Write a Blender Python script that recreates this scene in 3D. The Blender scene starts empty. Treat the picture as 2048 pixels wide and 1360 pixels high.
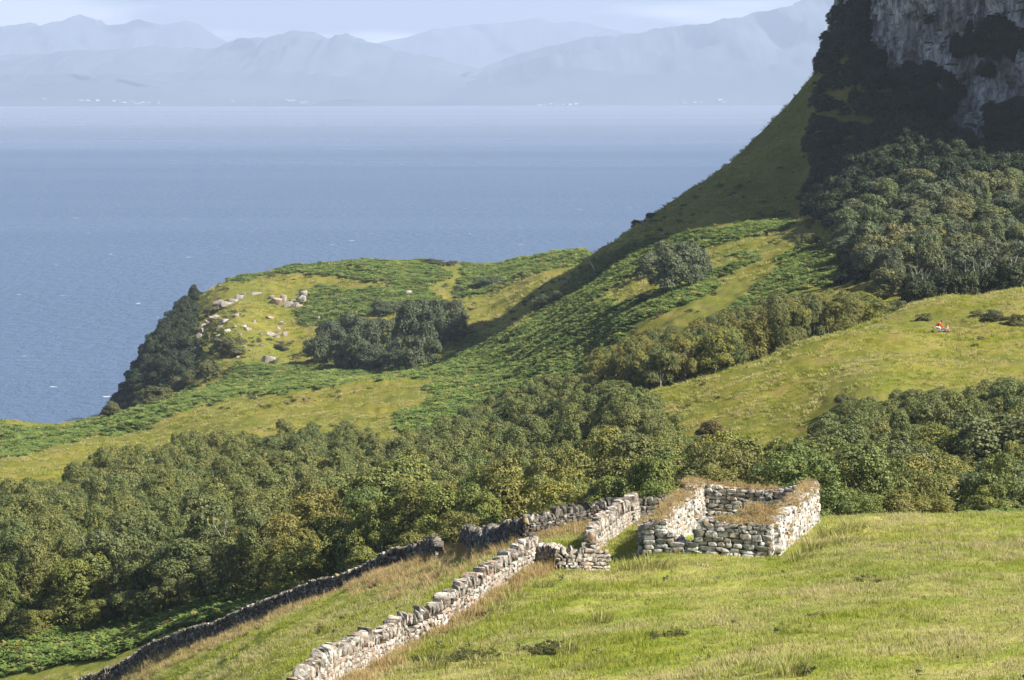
import bpy, bmesh, math, random, zlib
import numpy as np
from mathutils import Vector, Matrix, Euler, noise as mnoise

# ------------------------------------------------------------------ camera, sky, sun, exposure
SC = bpy.context.scene
COL = SC.collection
H_CAM, F_PX, PY_H, PX_C = 100.0, 5800.0, 172.0, 1024.0
cam = bpy.data.objects.new('camera', bpy.data.cameras.new('camera'))
COL.objects.link(cam)
cam.location = (0, 0, H_CAM); cam.rotation_euler = (math.radians(90), 0, 0)
cam.data.sensor_width = 36; cam.data.lens = 36 * F_PX / 2048
cam.data.shift_y = -(680 - PY_H) / 2048
cam.data.clip_start = 1; cam.data.clip_end = 90000
SC.camera = cam
SUN_EL, SUN_AZ = 42.0, -23.0          # azimuth measured from +X, negative = towards the camera
sd = Vector((math.cos(math.radians(SUN_EL)) * math.cos(math.radians(SUN_AZ)),
             math.cos(math.radians(SUN_EL)) * math.sin(math.radians(SUN_AZ)), math.sin(math.radians(SUN_EL))))
sun = bpy.data.objects.new('sun', bpy.data.lights.new('sun', 'SUN'))
COL.objects.link(sun)
sun.data.energy = 5.0; sun.data.angle = math.radians(0.53); sun.data.color = (1.0, 0.94, 0.84)
sun.rotation_euler = sd.to_track_quat('Z', 'Y').to_euler()
W = bpy.data.worlds.new('World'); SC.world = W; W.use_nodes = True
nt = W.node_tree; nt.nodes.clear()
wo = nt.nodes.new('ShaderNodeOutputWorld'); bg = nt.nodes.new('ShaderNodeBackground')
sky = nt.nodes.new('ShaderNodeTexSky'); sky.sky_type = 'NISHITA'; sky.sun_disc = False
sky.sun_elevation = math.radians(SUN_EL); sky.sun_rotation = math.radians(90 - SUN_AZ)
sky.altitude = 50; sky.air_density = 0.6; sky.dust_density = 0.5; sky.ozone_density = 1.2
tc = nt.nodes.new('ShaderNodeTexCoord'); mp = nt.nodes.new('ShaderNodeMapping')
mp.inputs['Scale'].default_value = (4.5, 4.5, 42.0); mp.inputs['Location'].default_value = (0.35, 0.0, 0.4)
cn = nt.nodes.new('ShaderNodeTexNoise'); cn.inputs['Scale'].default_value = 2.1; cn.inputs['Detail'].default_value = 7
cr = nt.nodes.new('ShaderNodeValToRGB'); cr.color_ramp.elements[0].position = 0.46; cr.color_ramp.elements[1].position = 0.62
mx = nt.nodes.new('ShaderNodeMixRGB'); mx.inputs['Color2'].default_value = (19.0, 18.2, 17.4, 1)
L = nt.links.new
L(tc.outputs['Generated'], mp.inputs['Vector']); L(mp.outputs[0], cn.inputs['Vector']); L(cn.outputs['Fac'], cr.inputs['Fac'])
sz = nt.nodes.new('ShaderNodeSeparateXYZ'); L(tc.outputs['Generated'], sz.inputs[0])
lo = nt.nodes.new('ShaderNodeMapRange'); lo.inputs['From Min'].default_value = .12; lo.inputs['From Max'].default_value = .02
L(sz.outputs['Z'], lo.inputs['Value']); ml = nt.nodes.new('ShaderNodeMath'); ml.operation = 'MULTIPLY'
L(lo.outputs[0], ml.inputs[0]); L(cr.outputs['Color'], ml.inputs[1]); L(ml.outputs[0], mx.inputs['Fac']); 
veil = nt.nodes.new('ShaderNodeMixRGB'); veil.inputs['Color2'].default_value = (3.6, 4.1, 5.2, 1); vf = nt.nodes.new('ShaderNodeMath'); vf.operation = 'MULTIPLY'; vf.inputs[1].default_value = .85
L(sky.outputs[0], veil.inputs['Color1']); L(lo.outputs[0], vf.inputs[0]); L(vf.outputs[0], veil.inputs['Fac']); L(veil.outputs[0], mx.inputs['Color1']); L(mx.outputs[0], bg.inputs['Color'])
bg.inputs['Strength'].default_value = 0.05
L(bg.outputs[0], wo.inputs['Surface'])
vs = SC.view_settings
vs.view_transform = 'Standard'; vs.look = 'None'; vs.exposure = 1.3; vs.gamma = 1.0; vs.use_curve_mapping = False
SC.render.engine = 'CYCLES'
cy = SC.cycles
cy.use_denoising = True; cy.max_bounces = 5; cy.diffuse_bounces = 3; cy.glossy_bounces = 2
cy.transmission_bounces = 3; cy.volume_bounces = 1; cy.transparent_max_bounces = 6; cy.caustics_reflective = False

# ------------------------------------------------------------------ helpers
rng = np.random.default_rng(7); random.seed(7)

def tag(o, label=None, cat=None, group=None, kind=None):
    if label: o['label'] = label
    if cat: o['category'] = cat
    if group: o['group'] = group
    if kind: o['kind'] = kind
    return o

def link(name, data, parent=None, loc=(0, 0, 0)):
    o = bpy.data.objects.new(name, data); COL.objects.link(o); o.location = loc
    if parent: o.parent = parent
    return o

def np_mesh(name, V, F, mat=None, smooth=False):
    """V (n,3); F (m,k) array of equal-size faces"""
    V = np.asarray(V, np.float32); F = np.asarray(F, np.int32)
    me = bpy.data.meshes.new(name)
    me.vertices.add(len(V)); me.vertices.foreach_set('co', V.ravel())
    k = F.shape[1]
    me.loops.add(F.size); me.loops.foreach_set('vertex_index', F.ravel())
    me.polygons.add(len(F))
    me.polygons.foreach_set('loop_start', np.arange(0, F.size, k, dtype=np.int32))
    me.polygons.foreach_set('use_smooth', np.full(len(F), smooth))
    me.update(calc_edges=True)
    if mat: me.materials.append(mat)
    return me

def fattr(me, name, arr):
    a = me.attributes.new(name, 'FLOAT', 'POINT'); a.data.foreach_set('value', np.asarray(arr, np.float32).ravel())

def hash2(ix, iy, seed):
    n = (ix.astype(np.int64) * 374761393 + iy.astype(np.int64) * 668265263 + seed * 1442695041) & 0x7fffffff
    n = ((n ^ (n >> 13)) * 1274126177) & 0x7fffffff
    return ((n ^ (n >> 16)) & 0xffff) / 65535.0

def vnoise(x, y, seed=0):
    x = np.asarray(x, float); y = np.asarray(y, float)
    ix = np.floor(x); iy = np.floor(y); fx = x - ix; fy = y - iy
    fx = fx * fx * fx * (fx * (fx * 6 - 15) + 10); fy = fy * fy * fy * (fy * (fy * 6 - 15) + 10)
    a = hash2(ix, iy, seed); b = hash2(ix + 1, iy, seed); c = hash2(ix, iy + 1, seed); d = hash2(ix + 1, iy + 1, seed)
    return (a + (b - a) * fx) * (1 - fy) + (c + (d - c) * fx) * fy

def fbm(x, y, seed=0, oct=4, gain=0.5):
    s = 0; a = 1; t = 0
    for i in range(oct):
        s = s + a * vnoise(x * 2 ** i + 17.3 * i, y * 2 ** i - 9.1 * i, seed + i); t += a; a *= gain
    return s / t * 2 - 1

def pix(px, py, Y):
    """world point seen at photo pixel (px, py) at distance Y"""
    return Vector(((px - PX_C) / F_PX * Y, Y, H_CAM - (py - PY_H) / F_PX * Y))

# materials -----------------------------------------------------------
def new_mat(name):
    m = bpy.data.materials.new(name); m.use_nodes = True
    n = m.node_tree; n.nodes.clear()
    return m, n, n.links.new

def N(n, t, **kw):
    o = n.nodes.new('ShaderNode' + t)
    for k, v in kw.items():
        if k in o.inputs: o.inputs[k].default_value = v
        else: setattr(o, k, v)
    return o

def ramp(n, fac, stops, interp='LINEAR'):
    r = n.nodes.new('ShaderNodeValToRGB'); r.color_ramp.interpolation = interp
    e = r.color_ramp.elements
    while len(e) < len(stops): e.new(0.5)
    for el, (p, c) in zip(e, stops):
        el.position = p; el.color = (*c, 1) if len(c) == 3 else c
    n.links.new(fac, r.inputs['Fac'])
    return r.outputs['Color']

def noise(n, vec, scale, detail=3, rough=0.55, dist=0.0):
    t = N(n, 'TexNoise', Scale=scale, Detail=detail, Roughness=rough, Distortion=dist)
    if vec is not None: n.links.new(vec, t.inputs['Vector'])
    return t.outputs['Fac']

def mixc(n, fac, a, b, mode='MIX'):
    m = n.nodes.new('ShaderNodeMixRGB'); m.blend_type = mode
    for s, v in (('Fac', fac), ('Color1', a), ('Color2', b)):
        if isinstance(v, (int, float)): m.inputs[s].default_value = v
        elif isinstance(v, tuple): m.inputs[s].default_value = (*v, 1)
        else: n.links.new(v, m.inputs[s])
    return m.outputs[0]

def math_(n, op, a, b=0.0, clamp=False):
    m = n.nodes.new('ShaderNodeMath'); m.operation = op; m.use_clamp = clamp
    for i, v in enumerate((a, b)):
        if isinstance(v, (int, float)): m.inputs[i].default_value = v
        else: n.links.new(v, m.inputs[i])
    return m.outputs[0]

def finish(n, color, rough=0.9, bump=None, bstr=0.5, bdist=0.05, spec=0.2, transl=0.0):
    b = n.nodes.new('ShaderNodeBsdfPrincipled'); out = n.nodes.new('ShaderNodeOutputMaterial')
    if isinstance(color, tuple): b.inputs['Base Color'].default_value = (*color, 1)
    else: n.links.new(color, b.inputs['Base Color'])
    b.inputs['Roughness'].default_value = rough; b.inputs['Specular IOR Level'].default_value = spec
    if bump is not None:
        bp = n.nodes.new('ShaderNodeBump'); bp.inputs['Strength'].default_value = bstr; bp.inputs['Distance'].default_value = bdist
        n.links.new(bump, bp.inputs['Height']); n.links.new(bp.outputs[0], b.inputs['Normal'])
    s = b.outputs[0]
    if transl > 0:
        t = n.nodes.new('ShaderNodeBsdfTranslucent')
        if isinstance(color, tuple): t.inputs['Color'].default_value = (*color, 1)
        else: n.links.new(color, t.inputs['Color'])
        m = n.nodes.new('ShaderNodeMixShader'); m.inputs[0].default_value = transl
        n.links.new(s, m.inputs[1]); n.links.new(t.outputs[0], m.inputs[2]); s = m.outputs[0]
    n.links.new(s, out.inputs['Surface'])
    return b

# ------------------------------------------------------------------ terrain heights
# surveyed spots of the ground: (bearing as photo column, photo row, distance in metres)
SPOTS = """
600 1362 97; 720 1345 101; 870 1265 108; 960 1200 113; 1070 1132 120; 1208 1136 120; 1280 1122 120.3; 1555 1118 119; 1637 1045 133
1262 1045 139.5; 1180 1095 128; 1150 1050 150; 1000 1088 160; 925 1100 164; 842 1126 167; 764 1150 169; 686 1185 173; 588 1216 178
490 1255 184; 397 1287 190; 303 1322 198; 245 1353 203; 0 1440 210; -300 1560 222; 400 1362 160; 600 1290 140; 745 1218 143; 850 1170 143
1000 1362 91; 1500 1362 80; 2048 1362 73; 2400 1362 70; 1300 1230 101; 1700 1200 99; 2048 1150 107; 1700 1100 118; 2048 1025 146; 1750 1036 142
1640 1040 137; 2500 1020 148; 1450 1060 133; 1400 1056 133; 3200 1000 150; 3200 1362 65; -1200 1800 200; -1200 2400 120; 200 1800 110; -300 1700 150
1024 1900 55; 1024 2700 25; 3000 1900 50; -500 2700 60
0 1310 232; 300 1252 226; 480 1205 214; 700 1175 200; 900 1150 190; 1100 1120 185; 1300 1090 178; 1450 1080 172; 1600 1072 168; 1750 1062 166
1900 1060 170; 2048 1065 175; 2500 1060 180
0 1190 260; 0 1085 330; 0 925 450; 0 905 520; 0 852 650; 0 935 720; 0 1000 800
-400 1180 270; -400 1000 380; -400 960 520; -400 870 660; -400 1000 760
110 866 640; 110 905 690; 130 865 560; 200 845 570; 240 826 600; 150 905 480
200 1130 280; 200 1020 340; 200 960 400; 300 868 520; 330 800 620
450 1150 245; 450 1080 290; 450 1000 350; 450 930 410; 450 850 480; 430 785 600; 440 760 670; 350 810 660
700 1120 235; 700 1050 285; 700 990 335; 700 925 400; 700 860 450; 700 800 500; 750 755 560; 600 770 580
850 1080 250; 850 980 330; 850 910 400; 850 800 480; 880 752 540; 860 742 600
1100 1070 250; 1100 990 300; 1100 910 350; 1100 850 400; 1100 780 450; 1100 700 500; 1000 700 560; 1000 745 515
1300 1060 205; 1300 1010 245; 1300 900 285; 1310 792 322; 1350 780 325; 1300 760 360; 1300 700 420; 1300 650 450; 1200 690 470
1450 1085 200; 1450 1030 245; 1450 833 290; 1450 745 325; 1450 740 345; 1450 690 400; 1450 600 450
1600 1090 200; 1600 1010 245; 1580 845 280; 1600 760 300; 1600 688 332; 1600 690 350; 1600 640 400; 1600 560 450; 1550 560 460
1750 1090 200; 1750 990 240; 1750 790 275; 1750 700 310; 1750 645 342; 1750 650 360; 1750 560 420
1850 1085 205; 1850 970 245; 1850 770 285; 1885 662 328; 1830 612 350; 1900 595 352; 1900 612 375; 1850 560 410
2048 1090 205; 2048 960 245; 2048 770 285; 2048 690 315; 2048 577 355; 2048 595 380; 2048 540 420; 2048 450 465; 2048 370 510
2500 1080 205; 2500 760 285; 2500 560 360; 2500 440 460; 2500 330 520; 3200 1000 220; 3200 600 350; 3200 300 520; 3200 250 600
1850 470 460; 1850 390 500; 1850 310 540; 1700 520 460; 1700 440 500; 1700 370 545; 1700 260 590; 1600 440 545; 1600 400 575; 1600 300 600
1500 490 530; 1500 430 570; 1500 350 600; 1500 290 630; 1430 345 632; 1560 228 628; 1620 175 622; 1660 118 616; 1700 72 614; 1640 150 619
1350 560 500; 1350 520 540; 1350 450 590; 1350 405 635; 1270 470 600; 1270 458 635; 1200 560 580; 1195 500 640; 1240 600 500
1250 640 470; 1150 600 560; 1180 545 615
1300 700 720; 1500 700 740; 1700 700 760; 1300 870 860; 1600 870 860; 2000 800 850; 2500 800 850; 1900 260 600; 1900 200 650; 2100 260 600; 2100 200 680; 1900 500 720; 2200 500 760
1000 655 630; 1060 610 632; 1120 565 636; 970 690 610; 1050 650 575; 1100 640 560; 1000 640 690; 1050 598 690; 1120 560 700; 1150 540 760; 1180 505 810; 1130 516 850; 1120 525 800; 1090 535 780
640 745 650; 760 750 640; 900 700 640; 950 650 670; 750 640 730; 900 600 760; 950 560 800; 1000 540 830; 850 528 868; 930 532 868; 1050 518 858
850 640 970; 1050 640 960; 720 522 862; 700 560 820; 720 640 980; 600 534 850; 600 570 820; 600 612 785; 560 662 740; 540 718 690; 500 590 805
450 560 838; 440 600 800; 450 650 740; 460 700 700; 600 720 690; 650 690 700; 450 680 960; 600 660 970
400 640 790; 380 720 750; 360 770 710; 330 680 790; 300 720 780; 290 790 730; 260 800 770; 240 860 740; 200 880 760; 300 880 690; 160 915 740; 160 930 800; 100 930 780
380 620 840; 300 780 850; 230 850 840; 400 740 930; 180 900 860; 0 900 860; -400 900 860; -400 800 1000; 400 800 1000; 1000 760 1030; 1600 780 1000; 2400 780 1000; 3200 700 900
"""
P_ = np.array([[float(v) for v in s.split()] for ln in SPOTS.strip().splitlines() for s in ln.split(';') if s.strip()])
SA, SB = 100.0, 12.0
def _ab(px, Y): return np.asarray(px) / SA, np.log(np.asarray(Y)) * SB
_pa, _pb = _ab(P_[:, 0], P_[:, 2]); _pz = H_CAM - (P_[:, 1] - PY_H) / F_PX * P_[:, 2]
def _tps(r2): return 0.5 * r2 * np.log(r2 + 1e-9)
_n = len(_pa)
_K = _tps((_pa[:, None] - _pa) ** 2 + (_pb[:, None] - _pb) ** 2) + np.eye(_n) * 0.02
_Q = np.stack([np.ones(_n), _pa, _pb], 1)
_sol = np.linalg.solve(np.block([[_K, _Q], [_Q.T, np.zeros((3, 3))]]), np.concatenate([_pz, np.zeros(3)]))
def z_smooth(px, Y):
    a, b = _ab(px, Y); sh = np.shape(a * b); a = np.broadcast_to(a, sh).ravel(); b = np.broadcast_to(b, sh).ravel()
    out = np.empty(len(a))
    for i in range(0, len(a), 20000):
        A = a[i:i + 20000]; B = b[i:i + 20000]
        out[i:i + 20000] = _tps((A[:, None] - _pa) ** 2 + (B[:, None] - _pb) ** 2) @ _sol[:_n] + _sol[_n] + _sol[_n + 1] * A + _sol[_n + 2] * B
    return out.reshape(sh)

# gridded once, then bilinear everywhere
PXG = np.concatenate([np.linspace(-1400, -240, 40)[:-1], np.linspace(-240, 2300, 560), np.linspace(2300, 3400, 40)[1:]])
YG = np.concatenate([np.geomspace(22, 62, 24)[:-1], np.geomspace(62, 230, 210)[:-1], np.geomspace(230, 900, 300)[:-1], np.geomspace(900, 1040, 24)])
_c1 = PXG[::4]; _c2 = YG[::3]
_zc = z_smooth(_c1[None, :], _c2[:, None])
def _lin(xs, x): 
    i = np.clip(np.searchsorted(xs, x) - 1, 0, len(xs) - 2); return i, (x - xs[i]) / (xs[i + 1] - xs[i])
def _bil(cx, cyy, Z, px, Y):
    i, f = _lin(cx, px); j, g = _lin(cyy, Y); g = np.clip(g, 0, 1); f = np.clip(f, 0, 1)
    return (Z[j, i] * (1 - f) + Z[j, i + 1] * f) * (1 - g) + (Z[j + 1, i] * (1 - f) + Z[j + 1, i + 1] * f) * g
GP, GY = np.meshgrid(PXG, YG)
GX = (GP - PX_C) / F_PX * GY
GZ = _bil(_c1, _c2, _zc, GP.ravel(), GY.ravel()).reshape(GP.shape)
amp = np.interp(GY, [60, 150, 260, 400, 700, 1000], [.20, .25, .30, .5, .9, 1.0])
GZ = GZ + amp * (fbm(GX / 9, GY / 9, 3, 4, .55) * 1.3 + (np.abs(fbm(GX / 2.4, GY / 2.4, 11, 3)) - .25) * 0.9 * np.clip(330 / GY, .25, 1))
GZ = GZ + np.interp(GY, [180, 250, 420, 650, 900], [0, .42, .50, .6, .6]) * fbm(GX / 7 + fbm(GX / 25, GY / 25, 6, 2), GY / 3.0, 33, 3, .6)
# level platforms are not needed: the ruin follows the ground
def ZG(X, Y):
    X = np.asarray(X, float); Y = np.asarray(Y, float)
    return _bil(PXG, YG, GZ, PX_C + F_PX * X / Y, Y)
def z1(X, Y): return float(ZG(np.array([X]), np.array([Y]))[0])
def row_of(X, Y, Z): return PY_H + F_PX * (H_CAM - Z) / Y
def hit(px, py, y0=60, y1=1000):
    """first ground point seen at a photo pixel"""
    Ys = np.geomspace(y0, y1, 3000); r = PY_H + F_PX * (H_CAM - ZG((px - PX_C) / F_PX * Ys, Ys)) / Ys
    k = np.argmax(r <= py)
    if r[k] > py: k = int(np.argmin(r))
    return Vector(((px - PX_C) / F_PX * Ys[k], Ys[k], float(H_CAM - (r[k] - PY_H) / F_PX * Ys[k])))

def in_poly(px, py, poly):
    px = np.asarray(px); py = np.asarray(py); inside = np.zeros(px.shape, bool); n = len(poly); j = n - 1
    for i in range(n):
        xi, yi = poly[i]; xj, yj = poly[j]
        c = ((yi > py) != (yj > py)) & (px < (xj - xi) * (py - yi) / ((yj - yi) or 1e-9) + xi)
        inside ^= c; j = i
    return inside

BRACKEN = [  # (rows/columns outline, near, far)
    ([(-60, 1130), (0, 1130), (150, 1150), (300, 1130), (480, 1110), (640, 1120), (640, 1185), (480, 1235), (350, 1270), (200, 1312), (0, 1338), (-60, 1340)], 195, 300),
    ([(780, 860), (870, 790), (885, 740), (960, 690), (1060, 640), (1150, 640), (1200, 610), (1300, 600), (1400, 560), (1500, 500), (1510, 520), (1400, 585), (1290, 630), (1200, 690), (1200, 730), (1000, 800), (900, 850), (830, 880)], 380, 640),
    ([(190, 860), (400, 795), (480, 740), (620, 735), (900, 730), (860, 752), (700, 762), (560, 780), (400, 808), (240, 870)], 500, 720),
    ([(-50, 840), (0, 850), (110, 862), (160, 850), (430, 770), (430, 800), (120, 885), (0, 935), (-50, 940)], 480, 760),
    ([(440, 545), (600, 525), (730, 510), (860, 518), (900, 560), (760, 560), (600, 545), (460, 565)], 760, 900),
    ([(930, 530), (1050, 512), (1180, 492), (1180, 515), (1060, 550), (960, 600), (910, 590)], 700, 900),
    ([(1440, 620), (1560, 560), (1540, 525), (1600, 495), (1690, 505), (1700, 560), (1560, 590), (1470, 640)], 400, 560),
    ([(1190, 525), (1280, 480), (1400, 462), (1500, 445), (1590, 430), (1590, 455), (1500, 470), (1400, 490), (1300, 530), (1240, 560), (1150, 640), (1080, 680), (1040, 660)], 480, 640),
    ([(1690, 1012), (1740, 1000), (1900, 995), (2250, 985), (2250, 1026), (2048, 1034), (1950, 1034), (1800, 1026), (1720, 1030)], 138, 175),
    ([(600, 590), (760, 570), (840, 560), (880, 600), (700, 640), (600, 660)], 700, 860),
    ([(900, 720), (930, 660), (980, 680), (960, 720)], 580, 720),
]
def masks(PX, PY, Y, X):
    w1 = fbm(X / 14, Y / 14, 51, 3) * np.clip(F_PX * 3 / Y, 8, 45); w2 = fbm(X / 14 + 9, Y / 14, 57, 3) * np.clip(F_PX * 1.6 / Y, 6, 30)
    br = np.zeros(PX.shape)
    for poly, a, b in BRACKEN:
        br = np.maximum(br, in_poly(PX + w1, PY + w2, poly) & (Y > a) & (Y < b))
    return br
GR = row_of(GX, GY, GZ)
MB = masks(GP, GR, GY, GX)
for _ in range(2):
    MB = (MB + np.roll(MB, 1, 0) + np.roll(MB, -1, 0) + np.roll(MB, 1, 1) + np.roll(MB, -1, 1)) / 5
def mb_at(X, Y): return _bil(PXG, YG, MB, PX_C + F_PX * X / Y, Y)
# grass character: 0 near meadow (yellow green), 1 rough ochre hill pasture
MD = np.clip((GY - 190) / 60, 0, 1)
# how lush: greener between the walls and in the hollows
ML = fbm(GX / 13 + 4, GY / 22, 77, 3)

def grass_color(n, pos, dist_attr, lush):
    big = noise(n, pos, 0.045, 4, .6); mid = noise(n, pos, 0.32, 4, .65); fine = noise(n, pos, 2.3, 3, .7)
    near = ramp(n, mid, [(.30, (.130, .175, .022)), (.44, (.210, .245, .036)), (.56, (.290, .285, .070)), (.70, (.390, .340, .150))])
    far = ramp(n, mid, [(.28, (.090, .110, .016)), (.42, (.160, .155, .020)), (.54, (.205, .182, .038)), (.68, (.240, .180, .066)), (.82, (.19, .12, .05))])
    c = mixc(n, dist_attr, near, far)
    c = mixc(n, math_(n, 'MULTIPLY', ramp(n, big, [(.42, (0, 0, 0)), (.62, (1, 1, 1))]), .55), c, (.095, .125, .026))
    return mixc(n, .5, c, ramp(n, fine, [(.25, (.45, .45, .45)), (.5, (1, 1, 1)), (.8, (1.35, 1.3, 1.2))]), 'MULTIPLY')

# ground material
m_ground, n, L = new_mat('ground_turf')
geo = N(n, 'NewGeometry'); pos = geo.outputs['Position']
ab = N(n, 'Attribute', attribute_name='bracken'); ad = N(n, 'Attribute', attribute_name='far')
gc = grass_color(n, pos, ad.outputs['Fac'], None)
bc = ramp(n, noise(n, pos, 0.9, 4, .7), [(.3, (.040, .075, .024)), (.5, (.080, .125, .038)), (.75, (.130, .180, .050))])
col = mixc(n, ab.outputs['Fac'], gc, bc)
finish(n, col, .95, noise(n, pos, 3.0, 4, .7), .6, .25, .05)
V = np.stack([GX.ravel(), GY.ravel(), GZ.ravel()], 1)
nr, nc = GP.shape
ii = (np.arange(nr - 1)[:, None] * nc + np.arange(nc - 1)).ravel()
me = np_mesh('hillside_ground', V, np.stack([ii, ii + 1, ii + nc + 1, ii + nc], 1), m_ground, True)
fattr(me, 'bracken', MB); fattr(me, 'far', MD)
tag(link('hillside_ground', me), 'grassy coastal hillside of meadows and bracken sloping to the sea', None, None, 'structure')

# ------------------------------------------------------------------ sea
m_sea, n, L = new_mat('sea_water')
geo = N(n, 'NewGeometry'); mpp = N(n, 'Mapping'); L(geo.outputs['Position'], mpp.inputs['Vector']); mpp.inputs['Scale'].default_value = (1, .55, 1)
v = mpp.outputs[0]
mpb = N(n, 'Mapping'); L(geo.outputs['Position'], mpb.inputs['Vector']); mpb.inputs['Scale'].default_value = (.00022, .0011, 1)
bands = noise(n, mpb.outputs[0], 1.0, 5, .6, .4)
h = math_(n, 'ADD', math_(n, 'MULTIPLY', noise(n, v, .16, 5, .62), 1.6), math_(n, 'MULTIPLY', noise(n, v, .9, 4, .65), .35))
mpw = N(n, 'Mapping'); L(geo.outputs['Position'], mpw.inputs['Vector']); mpw.inputs['Scale'].default_value = (.12, .10, 1)
foam = ramp(n, noise(n, mpw.outputs[0], 1.0, 2, .5), [(.735, (0, 0, 0)), (.75, (1, 1, 1))])
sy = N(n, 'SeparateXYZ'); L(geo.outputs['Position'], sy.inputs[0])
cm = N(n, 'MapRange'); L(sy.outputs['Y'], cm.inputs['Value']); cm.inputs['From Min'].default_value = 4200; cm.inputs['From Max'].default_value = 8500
far_sheen = math_(n, 'MULTIPLY', cm.outputs[0], .8)  # base colour lightened towards the far shore to stand for sheen
bcol = mixc(n, foam, mixc(n, far_sheen, mixc(n, bands, (.046, .086, .160), (.088, .134, .212)), (.19, .225, .28)), (.6, .63, .66))
b = finish(n, bcol, .28, h, 1.0, 1.5, .5); b.inputs['IOR'].default_value = 1.333
rr = ramp(n, bands, [(.3, (.22, .22, .22)), (.7, (.42, .42, .42))]); L(rr, b.inputs['Roughness'])
xs = np.concatenate([np.linspace(-19000, 19000, 20)]); ys = np.array([-1000, 200, 600, 1200, 3000, 8000, 15000, 31000.])
XX, YY = np.meshgrid(xs, ys); V = np.stack([XX.ravel(), YY.ravel(), 0 * XX.ravel()], 1); k = len(xs)
ii = (np.arange(len(ys) - 1)[:, None] * k + np.arange(k - 1)).ravel()
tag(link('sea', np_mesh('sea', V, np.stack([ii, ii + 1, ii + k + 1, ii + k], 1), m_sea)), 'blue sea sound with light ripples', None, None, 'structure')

# ------------------------------------------------------------------ far mountains across the water
m_mtn, n, L = new_mat('mountain_moor')
geo = N(n, 'NewGeometry')
finish(n, ramp(n, noise(n, geo.outputs['Position'], .0016, 5, .6), [(.3, (.05, .075, .09)), (.55, (.075, .10, .115)), (.8, (.12, .13, .13))]), .95, None, spec=.05)
def ridge(name, label, prof, Y, half, seed, foot=1.0, rough=.12):
    pr = np.array(prof, float); px = np.linspace(pr[0, 0], pr[-1, 0], 420)
    hgt = H_CAM - (np.interp(px, pr[:, 0], pr[:, 1]) - PY_H) / F_PX * Y
    hgt = hgt + rough * np.maximum(hgt, 30) * (fbm(px / 60, px * 0 + seed, seed, 5, .6) * .6 - .3 * np.abs(fbm(px / 22, px * 0 + seed, seed + 3, 3, .6)))
    t = np.linspace(-1, 1, 46); T, PXX = np.meshgrid(t, px, indexing='ij')
    Yd = Y + T * half + half * .35 * fbm(PXX / 130, T * 2, seed + 5, 3) * (1 - np.abs(T))
    X = (PXX - PX_C) / F_PX * Y
    shape = np.where(T < 0, (1 - np.abs(T)) ** foot, (1 - np.abs(T)) ** .8)
    det = 1 + (.6 * fbm(X / 900, Yd / 900, seed + 9, 5, .55) - .25 * np.abs(fbm(X / 420, Yd / 700, seed + 2, 4, .6))) * np.sin(np.pi * np.clip(1 - np.abs(T), 0, 1)) 
    Z = np.maximum(hgt[None, :] * shape * det, 0) - 2 * (np.abs(T) > .98)
    V = np.stack([X.ravel(), Yd.ravel(), Z.ravel()], 1); k = len(px)
    ii = (np.arange(len(t) - 1)[:, None] * k + np.arange(k - 1)).ravel()
    tag(link(name, np_mesh(name, V, np.stack([ii, ii + 1, ii + k + 1, ii + k], 1), m_mtn, True)), label, None, None, 'structure')
ridge('shore_hills', 'low brownish hills along the far shore', [(-600, 150), (0, 147), (130, 146), (250, 147), (300, 156), (400, 168), (500, 184), (580, 197), (640, 207), (700, 216), (760, 230)], 15200, 900, 3, .7)
ridge('shore_island', 'low dark headland at the far waterline', [(600, 220), (640, 206), (680, 199), (730, 197), (780, 204), (830, 212), (860, 222)], 14600, 150, 8, .7)
ridge('mountain_range', 'hazy blue mountain range across the sea', [(-600, 95), (0, 112), (120, 108), (240, 100), (330, 96), (430, 86), (510, 78), (545, 74), (580, 66), (610, 60), (650, 66), (700, 71), (730, 79), (800, 100), (880, 112), (930, 128), (1000, 150), (1100, 190), (1200, 225)], 19000, 4100, 21, .9)
ridge('mountain_range', 'jagged faint peaks at the left behind the far range', [(-600, 60), (0, 50), (60, 46), (100, 52), (140, 44), (170, 26), (190, 34), (220, 52), (270, 50), (300, 40), (330, 48), (345, 46), (372, 38), (400, 46), (440, 74), (520, 110), (600, 130)], 24500, 2500, 31, .9, .05)
ridge('mountain_range', 'broad hazy mountain slope across the sea at right', [(760, 212), (830, 185), (900, 158), (960, 134), (1010, 114), (1050, 100), (1100, 88), (1170, 72), (1250, 70), (1300, 62), (1330, 54), (1400, 46), (1450, 34), (1520, 16), (1600, -6), (1700, -30), (1850, -60), (2100, -70), (2600, -40)], 18000, 3200, 41, .8, .06)
ridge('mountain_range', 'faintest mountain behind the range in the centre', [(640, 110), (740, 84), (800, 72), (870, 58), (940, 49), (1000, 44), (1075, 37), (1110, 44), (1150, 40), (1220, 58), (1290, 70), (1400, 60), (1600, 40), (2000, 30)], 27000, 2500, 51, .9, .05)

# haze: one closed box of even thin air
m_haze, n, L = new_mat('haze_air')
vol = n.nodes.new('ShaderNodeVolumePrincipled'); out = n.nodes.new('ShaderNodeOutputMaterial')
vol.inputs['Density'].default_value = 8.0e-5; vol.inputs['Color'].default_value = (.55, .645, .83, 1); vol.inputs['Anisotropy'].default_value = 0.1
L(vol.outputs[0], out.inputs['Volume'])
bm = bmesh.new(); bmesh.ops.create_cube(bm, size=1)
bmesh.ops.scale(bm, vec=(40000, 34000, 1101), verts=bm.verts); bmesh.ops.translate(bm, vec=(0, 15500, 549.5), verts=bm.verts)
me = bpy.data.meshes.new('haze'); bm.to_mesh(me); bm.free(); me.materials.append(m_haze)
tag(link('haze', me), 'pale blue sea haze in the air', None, None, 'stuff')

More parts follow.
